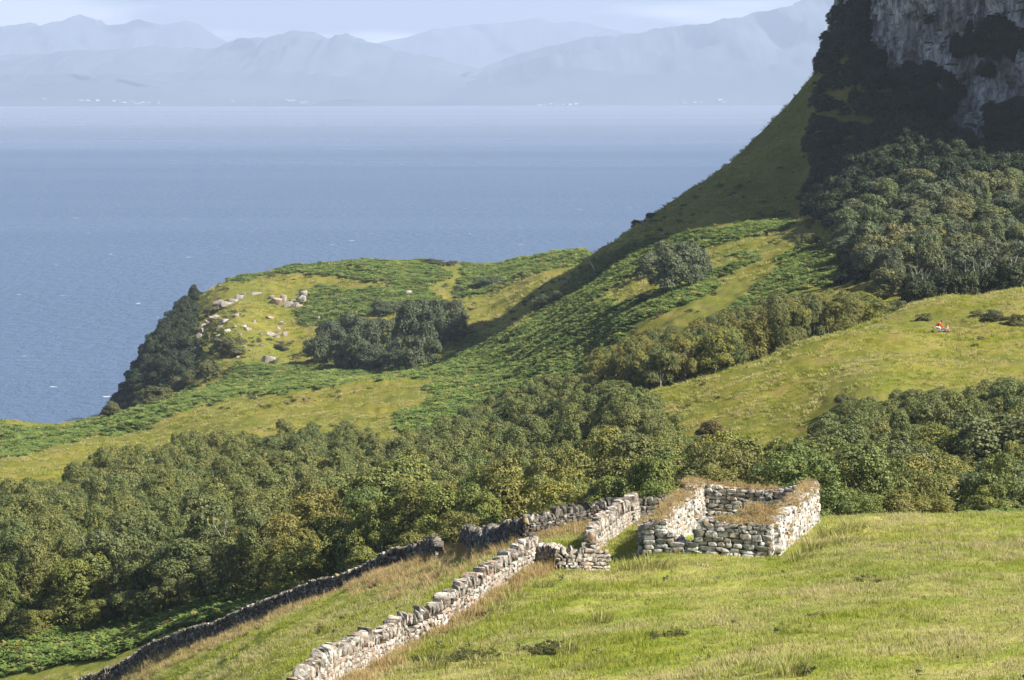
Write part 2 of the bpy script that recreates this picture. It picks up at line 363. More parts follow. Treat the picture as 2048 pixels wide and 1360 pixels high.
# ------------------------------------------------------------------ cliff
m_rock, n, L = new_mat('cliff_rock')
geo = N(n, 'NewGeometry'); mpr = N(n, 'Mapping'); L(geo.outputs['Position'], mpr.inputs['Vector']); mpr.inputs['Scale'].default_value = (1, 1, .22)
s1 = noise(n, mpr.outputs[0], .45, 6, .7); s2 = noise(n, geo.outputs['Position'], .09, 4, .6)
s3 = noise(n, mpr.outputs[0], 1.6, 5, .75)
c = ramp(n, s1, [(.34, (.04, .04, .045)), (.44, (.20, .195, .20)), (.54, (.42, .41, .41)), (.68, (.66, .65, .64))])
c = mixc(n, .75, c, ramp(n, s3, [(.36, (.25, .25, .27)), (.52, (1, 1, 1))]), 'MULTIPLY')
c = mixc(n, ramp(n, s2, [(.50, (0, 0, 0)), (.64, (.7, .7, .7))]), c, (.07, .075, .06))
sep = N(n, 'SeparateXYZ'); L(geo.outputs['Normal'], sep.inputs[0])
c = mixc(n, ramp(n, sep.outputs['Z'], [(.42, (0, 0, 0)), (.62, (1, 1, 1))]), c, (.05, .085, .025))
finish(n, c, .9, s1, .9, 1.2, .1)
CL = np.array([(92, 720, 96), (72, 672, 97), (69, 640, 98), (73, 614, 97), (79, 600, 96), (86, 588, 92), (92, 576, 87), (97, 560, 86), (104, 548, 84), (122, 520, 82), (150, 502, 80), (210, 495, 80), (320, 490, 80)], float)  # out-of-view end corner and top height shaped to cast the hillside shadow
seg = np.r_[0, np.cumsum(np.hypot(*np.diff(CL[:, :2], axis=0).T))]
S = np.concatenate([np.arange(0, 250, .7), np.arange(250, seg[-1], 4)])
cx = np.interp(S, seg, CL[:, 0]); cyv = np.interp(S, seg, CL[:, 1]); cb = np.interp(S, seg, CL[:, 2]) - 8
for _ in range(25):
    cx[1:-1] = (cx[:-2] + cx[1:-1] * 2 + cx[2:]) / 4; cyv[1:-1] = (cyv[:-2] + cyv[1:-1] * 2 + cyv[2:]) / 4
tx = np.gradient(cx, S); ty = np.gradient(cyv, S); nn_ = np.hypot(tx, ty); nx, ny = ty / nn_, -tx / nn_      # outward: towards -x / camera
flip = np.where(nx * -1 + ny * -1 < 0, -1, 1); nx, ny = nx * flip, ny * flip
top = 150 + 6 * fbm(S / 40, S * 0, 5, 4)
top = np.interp(S, [0, 60, 110, 150, 185, 215, 400], [108, 120, 136, 156, 172, 182, 175]) + 5 * fbm(S / 30, S * 0, 5, 4)
vv = np.r_[np.linspace(0, 1, 150), 1 + np.linspace(.02, 1, 14) ** 1.5]
VV, SS = np.meshgrid(vv, S, indexing='ij')
Zf = cb + (top - cb) * np.minimum(VV, 1)
d = 4.2 * fbm(SS / 16, Zf / 26, 61, 4, .55) + 1.3 * (np.abs(fbm(SS / 3.2, Zf / 13, 67, 4, .6)) * 2 - .6) + .8 * np.floor(3 * fbm(SS / 6, Zf / 7, 71, 3))
lean = -(Zf - cb) * .16
back = np.clip(VV - 1, 0, 1) * 130
off = d * np.clip(1 - (VV - 1) * 3, 0, 1) + lean - back
Xc = cx + nx * off; Yc = cyv + ny * off; Zc = Zf - np.clip(VV - 1, 0, 1) * 14 + 2 * fbm(Xc / 12, Yc / 12, 73, 3) * (VV > 1)
V = np.stack([Xc.ravel(), Yc.ravel(), Zc.ravel()], 1); k = len(S)
ii = (np.arange(len(vv) - 1)[:, None] * k + np.arange(k - 1)).ravel()
tag(link('cliff', np_mesh('cliff', V, np.stack([ii, ii + 1, ii + k + 1, ii + k], 1), m_rock, False)), 'tall grey streaked cliff in shadow at upper right', None, None, 'structure')

# ------------------------------------------------------------------ foliage building blocks
def quads(cent, nrm, size, aspect=1.0, roll=None):
    k = len(cent); nrm = nrm / (np.linalg.norm(nrm, axis=1, keepdims=True) + 1e-9)
    a = rng.normal(size=(k, 3)); a -= (a * nrm).sum(1, keepdims=True) * nrm; a /= np.linalg.norm(a, axis=1, keepdims=True) + 1e-9
    b = np.cross(nrm, a); s = np.asarray(size).reshape(-1, 1) * .5
    V = np.stack([cent - a * s, cent + b * s * aspect * .7, cent + a * s, cent - b * s * aspect * .7], 1).reshape(-1, 3)
    return V, np.arange(4 * k).reshape(-1, 4)

def crown_mesh(name, seed, R, Hc, base, lobes, leaves, leaf, mat, flat=.85, spray=12):
    """billowing crown: unequal lobes, each carrying sprays of leaves with gaps between them"""
    r = np.random.default_rng(seed)
    cz = base + Hc * .5
    u = r.normal(size=(lobes, 3)); u /= np.linalg.norm(u, axis=1, keepdims=True); u[:, 2] = u[:, 2] * .9 + .1
    rad = r.uniform(.25, .86, (lobes, 1))
    lc = u * rad * np.array([R, R, Hc / 2]); lc[:, 2] += cz
    lr = R * r.uniform(.22, .52, lobes) * (1.15 - rad[:, 0] * .45)
    q = max(3, lobes // 3); an = r.uniform(0, 6.28, q)      # skirt of low boughs
    lc[:q] = np.stack([np.cos(an) * R * .58, np.sin(an) * R * .58, base + Hc * r.uniform(.12, .32, q)], 1); lr[:q] = R * r.uniform(.26, .42, q)
    ns = leaves // spray
    li = r.choice(lobes, ns * 3, p=lr ** 2 / (lr ** 2).sum())
    d = r.normal(size=(ns * 3, 3)); d /= np.linalg.norm(d, axis=1, keepdims=True)
    d[:, 2] = np.where(d[:, 2] < -.3, -d[:, 2], d[:, 2])
    rr = r.beta(7, 1.2, ns * 3) * 1.1
    c = lc[li] + d * (lr[li] * rr)[:, None] * np.array([1, 1, flat])
    dist = np.linalg.norm((c[:, None, :] - lc[None]), axis=2) / lr[None]
    keep = ((dist < .78).sum(1) == 0) & (c[:, 2] > base * .5)
    c = c[keep][:ns]; d = d[keep][:ns]
    k = len(c); sr = leaf * r.uniform(.9, 1.8, (k, 1))
    jit = r.normal(size=(k, spray, 3)); jit /= np.linalg.norm(jit, axis=2, keepdims=True) + 1e-6; jit *= r.uniform(.3, 1, (k, spray, 1)) ** .5
    C = (c[:, None, :] + jit * sr[:, None, :] * np.array([1, 1, .8])).reshape(-1, 3)
    nrm = (jit * .55 + d[:, None, :] * .6 + np.array([0, 0, .22])).reshape(-1, 3) + r.normal(size=(k * spray, 3)) * .38
    V, F = quads(C, nrm, leaf * r.uniform(.55, 1.25, len(C)), 1.1)
    return np_mesh(name, V, F, mat)

def tube_pts(pts, rads, sides=6):
    V = []; F = []
    for i, (p, rd) in enumerate(zip(pts, rads)):
        t = (Vector(pts[min(i + 1, len(pts) - 1)]) - Vector(pts[max(i - 1, 0)])).normalized()
        a = t.orthogonal().normalized(); b = t.cross(a)
        for j in range(sides):
            an = 2 * math.pi * j / sides
            V.append(Vector(p) + (a * math.cos(an) + b * math.sin(an)) * rd)
    for i in range(len(pts) - 1):
        for j in range(sides):
            F.append([i * sides + j, i * sides + (j + 1) % sides, (i + 1) * sides + (j + 1) % sides, (i + 1) * sides + j])
    return V, F

def trunk_mesh(name, seed, h, r0, mat, limbs=5, spread=1.6):
    r = random.Random(seed); V = []; F = []
    def add(p, q):
        v, f = tube_pts(p, q); o = len(V); V.extend(v); F.extend([[i + o for i in x] for x in f])
    lean = Vector((r.uniform(-.12, .12), r.uniform(-.12, .12), 0))
    main = [Vector((0, 0, -.5)) + lean * 0]
    for i in range(1, 7):
        t = i / 6; main.append(Vector((0, 0, h * t)) + lean * h * t * t + Vector((r.uniform(-.1, .1), r.uniform(-.1, .1), 0)))
    add(main, [r0 * (1 - .8 * i / 6) for i in range(7)])
    for k in range(limbs):
        s = main[r.randint(1, 4)]; an = r.uniform(0, 6.28); ln = r.uniform(.5, 1) * spread
        dirv = Vector((math.cos(an), math.sin(an), r.uniform(.7, 1.5)))
        add([s, s + dirv * ln * .5, s + dirv * ln + Vector((0, 0, .2))], [r0 * .45, r0 * .3, r0 * .1])
    return np_mesh(name, np.array([tuple(v) for v in V]), np.array(F), mat, True)

def leaf_mat(name, cols, transl=.22, spec=.25):
    m, n, L = new_mat(name)
    oi = N(n, 'ObjectInfo'); geo = N(n, 'NewGeometry')
    isl = geo.outputs['Random Per Island']
    base = ramp(n, oi.outputs['Random'], [(i / (len(cols) - 1), c) for i, c in enumerate(cols)])
    patch = noise(n, geo.outputs['Position'], .55, 3, .6)
    base = mixc(n, 1.0, base, ramp(n, patch, [(.3, (.72, .82, .8)), (.55, (1, 1, 1)), (.75, (1.28, 1.2, .85))]), 'MULTIPLY')
    base = mixc(n, 1.0, base, ramp(n, isl, [(0, (.62, .66, .6)), (.6, (1.05, 1.05, 1)), (.93, (1.3, 1.28, 1.05)), (1, (1.6, 1.45, 1.0))]), 'MULTIPLY')
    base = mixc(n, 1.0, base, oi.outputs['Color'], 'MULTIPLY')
    finish(n, base, .6, None, spec=spec, transl=transl)
    return m
m_birch = leaf_mat('birch_leaves', [(.160, .185, .060), (.190, .200, .064), (.138, .172, .066), (.205, .202, .066), (.168, .186, .074)])
m_scrub = leaf_mat('hazel_scrub_leaves', [(.105, .125, .062), (.125, .140, .070), (.095, .118, .062)])
m_dark = leaf_mat('ivy_shade_leaves', [(.026, .042, .018), (.036, .050, .018), (.022, .036, .018)], .12)  # dark ivy tone, also carrying the shade of scrub and shaded trees
m_willow = leaf_mat('willow_leaves', [(.130, .152, .078), (.152, .164, .084), (.112, .140, .072)])
m_bark, n, L = new_mat('birch_bark')
geo = N(n, 'NewGeometry'); finish(n, ramp(n, noise(n, geo.outputs['Position'], 3, 4, .7), [(.35, (.06, .05, .04)), (.5, (.22, .20, .17)), (.7, (.42, .40, .36))]), .9)

CROWNS = [crown_mesh('birch_crown', 100 + i, 2.7, 6.0, .2, 13 + 3 * i, 17000, .15, m_birch) for i in range(7)]
SCRUBS = [crown_mesh('scrub_crown', 200 + i, 2.6, 4.6, .0, 16 + 4 * i, 7000, .25, m_scrub) for i in range(4)]
DARKS = [crown_mesh('ivy_shade_crown', 300 + i, 2.6, 4.0, .0, 18, 4800, .29, m_dark) for i in range(3)]
WILLOWS = [crown_mesh('willow_crown', 400 + i, 2.7, 5.0, .3, 22, 8000, .23, m_willow) for i in range(4)]
TRUNKS = [trunk_mesh('birch_trunk', 500 + i, 5.2, .13, m_bark, 7) for i in range(4)]

TONES = {'olive green': (1.14, 1.0, .88, 1), 'fresh green': (1.0, 1.03, .88, 1), 'grey green': (.86, .88, 1.02, 1), 'yellowish green': (1.18, 1.12, .86, 1)}
def place_tree(name, cat, X, Y, s, hs, crowns, label, group, tone='olive green', trunk=True, sink=.2, part='crown'):
    z = z1(X, Y) - sink
    root = link(name, None, None, (X, Y, z)); tag(root, label, cat, group)
    root.empty_display_size = .5
    c = link(part, random.choice(crowns), root); c.scale = (s, s * random.uniform(.85, 1.1), hs); c.rotation_euler.z = random.uniform(0, 6.28)
    c.rotation_euler.x = random.uniform(-.06, .06); c.color = TONES[tone]
    if trunk:
        t = link('trunk', random.choice(TRUNKS), root); tk = .55 if crowns is WILLOWS else .85; t.scale = (s * tk, s * tk, hs * tk); t.rotation_euler.z = random.uniform(0, 6.28)
    return root

def poisson(pxlo, pxhi, ylo_f, yhi_f, rmin, tries, acc=None):
    Ys0 = min(ylo_f(p) for p in np.linspace(pxlo, pxhi, 30)); Ys1 = max(yhi_f(p) for p in np.linspace(pxlo, pxhi, 30))
    out = []; cell = {}
    for _ in range(tries):
        Y = math.sqrt(random.uniform(Ys0 ** 2, Ys1 ** 2)); px = random.uniform(pxlo, pxhi)
        if not (ylo_f(px) <= Y <= yhi_f(px)): continue
        if acc and not acc(px, Y): continue
        X = (px - PX_C) / F_PX * Y; r = rmin(px, Y) if callable(rmin) else rmin
        k = (int(X // 4), int(Y // 4)); ok = True
        for i in range(-2, 3):
            for j in range(-2, 3):
                for q in cell.get((k[0] + i, k[1] + j), ()):
                    if (q[0] - X) ** 2 + (q[1] - Y) ** 2 < r * r: ok = False; break
        if ok: cell.setdefault(k, []).append((X, Y)); out.append((X, Y, px))
    return out
def pl(xs, ys): return lambda p: float(np.interp(p, xs, ys))

# scattered ground cover: one object, instances of small clump meshes on its own points
def scatter(name, pts, rot, scl, idx, metas, label, kind='stuff'):
    pts = np.asarray(pts, np.float32)
    me = bpy.data.meshes.new(name); me.vertices.add(len(pts)); me.vertices.foreach_set('co', pts.ravel())
    a = me.attributes.new('rot', 'FLOAT_VECTOR', 'POINT'); a.data.foreach_set('vector', np.asarray(rot, np.float32).ravel())
    a = me.attributes.new('scl', 'FLOAT_VECTOR', 'POINT'); a.data.foreach_set('vector', np.asarray(scl, np.float32).ravel())
    a = me.attributes.new('idx', 'INT', 'POINT'); a.data.foreach_set('value', np.asarray(idx, np.int32))
    o = link(name, me)
    g = bpy.data.node_groups.new(name, 'GeometryNodeTree')
    g.interface.new_socket('Geometry', in_out='INPUT', socket_type='NodeSocketGeometry')
    g.interface.new_socket('Geometry', in_out='OUTPUT', socket_type='NodeSocketGeometry')
    gi = g.nodes.new('NodeGroupInput'); go = g.nodes.new('NodeGroupOutput'); ip = g.nodes.new('GeometryNodeInstanceOnPoints')
    jn = g.nodes.new('GeometryNodeGeometryToInstance')
    for m in metas:
        po = bpy.data.objects.new(m.name + '_source', m)
        oi = g.nodes.new('GeometryNodeObjectInfo'); oi.inputs['Object'].default_value = po; oi.inputs['As Instance'].default_value = True
        g.links.new(oi.outputs['Geometry'], jn.inputs[0])
    def na(nm, ty):
        x = g.nodes.new('GeometryNodeInputNamedAttribute'); x.data_type = ty; x.inputs['Name'].default_value = nm; return x.outputs['Attribute']
    jj = g.nodes.new('GeometryNodeJoinGeometry')
    for l in list(jn.inputs[0].links): g.links.new(l.from_socket, jj.inputs[0])
    g.nodes.remove(jn)
    g.links.new(gi.outputs[0], ip.inputs['Points']); g.links.new(jj.outputs[0], ip.inputs['Instance'])
    ip.inputs['Pick Instance'].default_value = True
    g.links.new(na('idx', 'INT'), ip.inputs['Instance Index'])
    g.links.new(na('rot', 'FLOAT_VECTOR'), ip.inputs['Rotation']); g.links.new(na('scl', 'FLOAT_VECTOR'), ip.inputs['Scale'])
    g.links.new(ip.outputs[0], go.inputs[0])
    md = o.modifiers.new('scatter', 'NODES'); md.node_group = g
    return tag(o, label, None, None, kind)
def scatter_pts(name, pts, metas, label, s=(.8, 1.2), sz=None, tilt=.15):
    pts = np.asarray(pts, float); k = len(pts)
    if k == 0: return None
    rot = np.stack([rng.normal(0, tilt, k), rng.normal(0, tilt, k), rng.uniform(0, 6.28, k)], 1)
    a = rng.uniform(s[0], s[1], k); b = a * (rng.uniform(*sz, k) if sz else 1)
    return scatter(name, pts, rot, np.stack([a, a, b], 1), rng.integers(0, len(metas), k), metas, label)

# ------------------------------------------------------------------ main birch wood in the gully
yf = pl([-300, 0, 300, 480, 560, 700, 900, 1100, 1300, 1450, 1600, 1750, 1900, 2048, 2300], [236, 234, 228, 218, 200, 188, 182, 172, 164, 160, 163, 170, 177, 181, 185])
yb = pl([-300, 0, 130, 160, 400, 640, 700, 780, 850, 900, 960, 1100, 1220, 1300, 1380, 1450, 1560, 1650, 1700, 1850, 2048, 2300], [352, 352, 352, 372, 396, 408, 400, 368, 378, 396, 420, 440, 440, 322, 268, 258, 252, 258, 270, 282, 296, 300])
wood = poisson(-220, 2260, yf, yb, lambda p, y: 3.1 + (.4 if y < 300 else .1) - (1.0 if p > 1640 and y > 215 else .5 if p > 1300 else 0), 40000)
wood.sort(key=lambda q: q[1])
CEIL_X = [-200, 0, 130, 150, 250, 400, 520, 600, 700, 770, 850, 900, 960, 1100, 1220, 1310, 1380, 1450, 1560, 1650, 1700, 1850, 2048, 2300]
CEIL_Y = [935, 930, 945, 900, 868, 832, 850, 806, 822, 858, 828, 790, 757, 735, 735, 790, 850, 848, 862, 815, 778, 755, 735, 730]
def fit_height(X, Y, px, hs, full, cx_=CEIL_X, cy_=CEIL_Y, lo=.38):
    'trees at the margins of a wood are stunted: limit the height so that tops stay under the canopy line'
    z = z1(X, Y); room = (row_of(X, Y, z) - np.interp(px, cx_, cy_) - random.uniform(0, 16)) * Y / F_PX / full
    return min(hs, room) if room > lo else None
def sector(px):
    for lim, s in ((330, 'above the bottom-left bracken'), (700, 'behind the lower dark wall'), (940, 'behind the wall gap'),
                   (1250, 'behind the upper dark wall'), (1680, 'behind the ruin'), (9999, 'right of the ruin')):
        if px < lim: return s
def in_view(q): return -70 < q[2] < 2110
cand = [q for q in wood if in_view(q)]
n_near = 262
tone_rng = random.Random(4)
def tree_look(px, Y):
    t = fbm(np.array([px / 160.]), np.array([Y / 45.]), 91, 2)[0] + tone_rng.uniform(-.35, .35)
    return 'grey green' if t < -.32 else 'fresh green' if t < .0 else 'olive green' if t < .36 else 'yellowish green'
near = cand[:n_near]; rest = cand[n_near:] + [q for q in wood if not in_view(q)]
for X, Y, px in near:
    s = random.uniform(.65, 1.2); hs = random.uniform(.72, 1.22) * (1.0 if px < 1650 else .86)
    if random.random() < .16: s *= 1.35; hs *= 1.2
    if Y - yf(px) < 5: hs *= .6
    hs = fit_height(X, Y, px, hs, 6.5)
    if hs is None: continue
    s = min(s, hs * 1.25)
    tone = tree_look(px, Y); f = (Y - yf(px)) / max(1, yb(px) - yf(px))
    where = 'front row' if f < .12 else 'middle' if f < .6 else 'far side'
    size = 'tall ' if hs > 1.08 else 'low ' if hs < .8 else ''
    place_tree('birch_tree', 'birch tree', X, Y, s, hs, CROWNS, f'{size}{tone} birch in the {where} of the wood, {sector(px)}', 'birch trees of the dense gully wood', tone)
P = []; 
P = []; SCL = []
for X, Y, px in rest:
    hs = fit_height(X, Y, px, random.uniform(.7, 1.2), 6.5)
    if hs is None: continue
    sx = min(random.uniform(.62, 1.15), hs * 1.3); P.append((X, Y, z1(X, Y) - .3)); SCL.append((sx, sx, hs))
kk = len(P)
scatter('birch_woodland', P, np.stack([rng.normal(0, .04, kk), rng.normal(0, .04, kk), rng.uniform(0, 6.28, kk)], 1), SCL, rng.integers(0, len(CROWNS), kk), CROWNS, 'unbroken back part of the birch wood rising towards the ochre field')

# strip of birches along the far edge of the right-hand field
sf = pl([1190, 1230, 1310, 1450, 1600, 1750, 1840], [408, 372, 328, 330, 338, 348, 356]); sb = pl([1190, 1230, 1350, 1500, 1600, 1750, 1840], [432, 424, 404, 398, 394, 398, 402])
strip = poisson(1190, 1840, sf, sb, 2.7, 9000)
strip.sort(key=lambda q: q[1] - sf(q[2]))
for i, (X, Y, px) in enumerate(strip):
    hs = fit_height(X, Y, px, random.uniform(.78, 1.12), 6.5, [1190, 1300, 1400, 1480, 1600, 1700, 1760, 1840], [690, 650, 632, 590, 563, 572, 585, 600])
    if hs is None: continue
    t = 'olive green' if random.random() < .55 else 'yellowish green' if random.random() < .5 else 'grey green'
    w = 'left end' if px < 1400 else 'middle' if px < 1650 else 'right end'
    row = 'front edge' if Y - sf(px) < 7 else 'back'
    place_tree('edge_birch_tree', 'birch tree', X, Y, random.uniform(.6, .95), hs, CROWNS, f'{t} birch, {row} of the strip above the field, {w}', 'birches in the strip along the field edge', t)

# trees below the cliff
sc1 = poisson(1685, 2300, pl([1685, 1760, 1830, 2300], [455, 420, 400, 395]), pl([1685, 1760, 1900, 2300], [485, 505, 505, 505]), 4.9, 5000)
for X, Y, px in sc1:
    t = random.choice(['grey green', 'olive green', 'grey green', 'fresh green'])
    d = 'upper' if Y > 490 else 'lower' if Y < 440 else 'middle'; w = 'left' if px < 1850 else 'right'
    hs = fit_height(X, Y, px, random.uniform(.75, 1.4), 5.6, [1685, 1740, 1830, 1870, 1900, 1950, 2048, 2300], [385, 350, 312, 340, 365, 300, 325, 320])
    if px < 2110 and hs:
        place_tree('willow_tree', 'tree', X, Y, random.uniform(.62, 1.35), hs, WILLOWS, f'{t} rounded tree on the {d} {w} of the slope under the cliff', 'sunlit trees on the slope under the cliff', t)
sc2 = poisson(1835, 2300, pl([1835, 2300], [366, 372]), pl([1835, 1900, 2300], [386, 398, 398]), 3.8, 1500)
for X, Y, px in sc2:
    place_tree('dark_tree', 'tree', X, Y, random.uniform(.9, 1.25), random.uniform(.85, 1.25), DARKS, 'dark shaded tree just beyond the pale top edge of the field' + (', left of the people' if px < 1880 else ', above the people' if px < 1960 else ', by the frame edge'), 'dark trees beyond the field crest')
# dark scrub on the shaded slope and the ledges, shade put into its leaf colour
P = []
w1 = poisson(1590, 2300, pl([1590, 1690, 1700, 1800, 2300], [575, 480, 470, 485, 485]), pl([1590, 1650, 1750, 1900, 2100, 2300], [596, 610, 612, 575, 550, 545]), 2.9, 14000, lambda p, y: random.random() < min(1, max(.03, (p - 1605) / 80)))
P += [(X, Y, z1(X, Y) - .5) for X, Y, px in w1]
w2 = poisson(1600, 1760, pl([1648, 1760], [606, 600]), pl([1648, 1760], [640, 640]), 2.2, 4000, lambda p, y: random.random() < max(0, (p - 1640) / 40))
P += [(X, Y, z1(X, Y) - 1.0) for X, Y, px in w2]
w3 = poisson(1690, 2300, pl([1690, 2300], [425, 405]), pl([1690, 2300], [490, 500]), 3.4, 4000)
P += [(X, Y, z1(X, Y) - 1.6) for X, Y, px in w3]  # dark understory between the crowns, deepening the shade of the gaps by colour
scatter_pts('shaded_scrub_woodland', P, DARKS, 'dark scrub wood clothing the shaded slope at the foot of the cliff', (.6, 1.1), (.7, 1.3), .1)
# trees and creepers clinging to the cliff
P = []
cliffV = V = None
from mathutils.bvhtree import BVHTree
_cm = bpy.data.objects['cliff'].data
_bv = BVHTree.FromPolygons([v.co for v in _cm.vertices], [p.vertices for p in _cm.polygons])
def cliff_hit(px, py):
    d = Vector(((px - PX_C) / F_PX, 1, -(py - PY_H) / F_PX)).normalized()
    return _bv.ray_cast(Vector((0, 0, H_CAM)), d)[0]
LEDGE = [([(1690, -20), (1728, -20), (1738, 60), (1770, 150), (1790, 215), (1600, 200)], 1.0), ([(1760, 150), (1880, 135), (1930, 190), (1900, 230), (1850, 250), (1780, 240)], .9),
         ([(1905, 80), (2048, 30), (2090, 120), (1990, 150), (1930, 140)], .7), ([(1980, 210), (2100, 215), (2100, 300), (1990, 300)], .9), ([(1780, 230), (1900, 262), (1900, 300), (1780, 300)], 1.0)]
for poly, dens in LEDGE:
    a = np.array(poly); 
    for _ in range(900):
        px = random.uniform(a[:, 0].min(), a[:, 0].max()); py = random.uniform(a[:, 1].min(), a[:, 1].max())
        if not in_poly(np.array([px]), np.array([py]), poly)[0]: continue
        if fbm(np.array([px / 40]), np.array([py / 30]), 5, 3)[0] < .35 - dens * .6: continue
        h = cliff_hit(px, py)
        if h: P.append((h.x, h.y, h.z - .8))
for _ in range(500):
    px = random.uniform(1730, 2100); py = random.uniform(-100, 280); h = cliff_hit(px, py)
    if h and fbm(np.array([px / 30]), np.array([py / 14]), 15, 3)[0] > .5: P.append((h.x, h.y, h.z - .8))
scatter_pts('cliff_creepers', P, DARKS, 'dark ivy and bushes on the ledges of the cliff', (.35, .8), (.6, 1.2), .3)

# headland: shaded wooded face on the left
hc = poisson(190, 470, pl([190, 300, 470], [735, 690, 740]), pl([190, 260, 350, 420, 470], [800, 850, 862, 850, 845]), 3.4, 9000,
             lambda p, y: (row_of((p - PX_C) / F_PX * y, y, z1((p - PX_C) / F_PX * y, y)) < 1200) and p < 378 + max(0, (y - 800)) * .35 and not (p < 240 and y > 800))
hc.sort(key=lambda q: q[1])
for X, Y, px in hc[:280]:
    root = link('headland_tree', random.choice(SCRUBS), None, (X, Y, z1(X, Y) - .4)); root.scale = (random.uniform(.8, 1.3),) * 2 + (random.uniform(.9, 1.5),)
    root.rotation_euler.z = random.uniform(0, 6.28); root.color = (.40, .48, .50, 1)  # tint darkened so the headland face's shade sits in the leaf colour
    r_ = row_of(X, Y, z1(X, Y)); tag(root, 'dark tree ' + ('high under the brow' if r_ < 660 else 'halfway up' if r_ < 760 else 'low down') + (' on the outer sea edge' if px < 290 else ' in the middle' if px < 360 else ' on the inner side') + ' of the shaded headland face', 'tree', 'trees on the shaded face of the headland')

def tree_at(px, py, y0, y1, w_px, h_px, kind, name, cat, label, group=None, tone='olive green', sink=.3):
    """tree with its foot on the ground spot seen at (px, py), given width and height as seen"""
    p = hit(px, py, y0, y1); m = F_PX / p.y
    R = {'b': 2.5, 's': 2.6, 'd': 2.6, 'w': 2.7}[kind]; Ht = {'b': 7.1, 's': 5.0, 'd': 4.2, 'w': 5.8}[kind]
    return place_tree(name, cat, p.x, p.y, w_px / m / (2 * R) * 1.05, h_px / m / Ht, {'b': CROWNS, 's': SCRUBS, 'd': DARKS, 'w': WILLOWS}[kind], label, group, tone, kind in 'bw', sink)
# the two big dark clumps on the slope below the headland
for px, py, w, h in [(640, 722, 62, 62), (668, 716, 70, 80), (690, 738, 66, 76), (715, 742, 70, 84), (735, 715, 66, 90), (760, 700, 60, 82), (660, 690, 60, 62), (705, 690, 64, 80), (745, 742, 60, 60),
                     (800, 740, 62, 76), (822, 742, 66, 90), (848, 730, 70, 96), (815, 700, 66, 104), (850, 690, 74, 104), (882, 690, 70, 100), (905, 690, 60, 84), (835, 660, 60, 78), (870, 655, 66, 72), (905, 655, 56, 62), (780, 738, 54, 50)]:
    w_ = 'left' if px < 790 else 'right'
    tree_at(px, py, 560, 760, w, h, 's', 'hillside_tree', 'tree', f'dark grey green tree ' + ('in the top' if py < 695 else 'in the middle' if py < 725 else 'at the foot') + f' of the {w_} big clump below the headland', f'trees of the {w_} clump below the headland', 'grey green')
for px, py, w, h, lab in [(770, 630, 66, 34, 'low wide shrub above the gap between the two big clumps'), (800, 622, 46, 26, 'low shrub touching the top left of the right clump'), (700, 655, 40, 22, 'low dark shrub just above the left clump'),
                          (918, 585, 24, 20, 'small round dark shrub upper right of the right clump'), (985, 572, 62, 24, 'long low grey shrub on the bright headland grass'), (865, 530, 46, 16, 'low bush on the left of the headland crest'), (900, 533, 34, 16, 'low bush on the headland crest'),
                          (1085, 618, 50, 38, 'dark bush on the shaded spur below the hillside'), (1118, 604, 40, 30, 'second dark bush on the shaded spur, nearer the dead tree'), (1290, 612, 44, 24, 'pale bush at the lower left of the big lone clump'),
                          (560, 700, 34, 18, 'low green scrub beside the scattered pale rocks')]:
    tree_at(px, py, 480, 900, w, h, 's', 'shrub', 'shrub', lab, None, 'grey green')
for px, py, w, h in [(1300, 562, 56, 56), (1322, 580, 66, 74), (1350, 588, 74, 84), (1378, 575, 70, 78), (1398, 556, 54, 58), (1345, 545, 76, 62), (1372, 540, 66, 58), (1310, 545, 50, 48)]:
    tree_at(px, py, 440, 600, w, h * 1.25, 'w', 'clump_tree', 'tree', ('low front' if py > 570 else 'upper back') + ' tree of the big lone clump on the middle of the hillside', 'trees of the big lone clump', 'grey green')
tree_at(1610, 498, 420, 600, 74, 42, 'w', 'willow_shrub', 'shrub', 'wide pale green shrub on the bright slope left of the tree slope', None, 'olive green')
tree_at(1621, 458, 420, 600, 26, 30, 'w', 'willow_shrub', 'shrub', 'small pale shrub just above the wide one on the bright slope', None, 'olive green')
for px, py, w, h, lab in [(1274, 450, 26, 26, 'dark little tree lowest on the skyline of the shaded slope'), (1302, 432, 30, 24, 'dark bush on the skyline above the lowest little tree'), (1640, 140, 28, 48, 'dark leaning tree standing out on the skyline beside the cliff'), (1700, 55, 34, 44, 'dark bush highest on the skyline by the cliff')]:
    tree_at(px, py, 560, 680, w, h, 'd', 'skyline_tree', 'tree', lab, None, sink=1.2)
# bushes at the foot of the headland face
for px, py, w, h, lab in [(308, 806, 62, 44, 'sunlit pale green bush lowest at the foot of the dark headland face'), (360, 786, 50, 40, 'grey green bush second from the left at the headland foot'), (385, 765, 40, 34, 'small round bush between its larger neighbours at the headland foot'),
                          (420, 760, 58, 48, 'large grey green bush at the foot of the headland rocks'), (452, 712, 70, 50, 'wide bush below the pale rock outcrop'), (462, 690, 34, 22, 'dark bush hanging among the pale rocks of the headland'), (418, 628, 30, 20, 'dark bush on the lip of the headland face'),
                          (225, 832, 40, 34, 'dark bush at the seaward tip of the headland')]:
    tree_at(px, py, 560, 840, w, h, 's', 'foot_bush', 'shrub', lab, None, 'olive green')
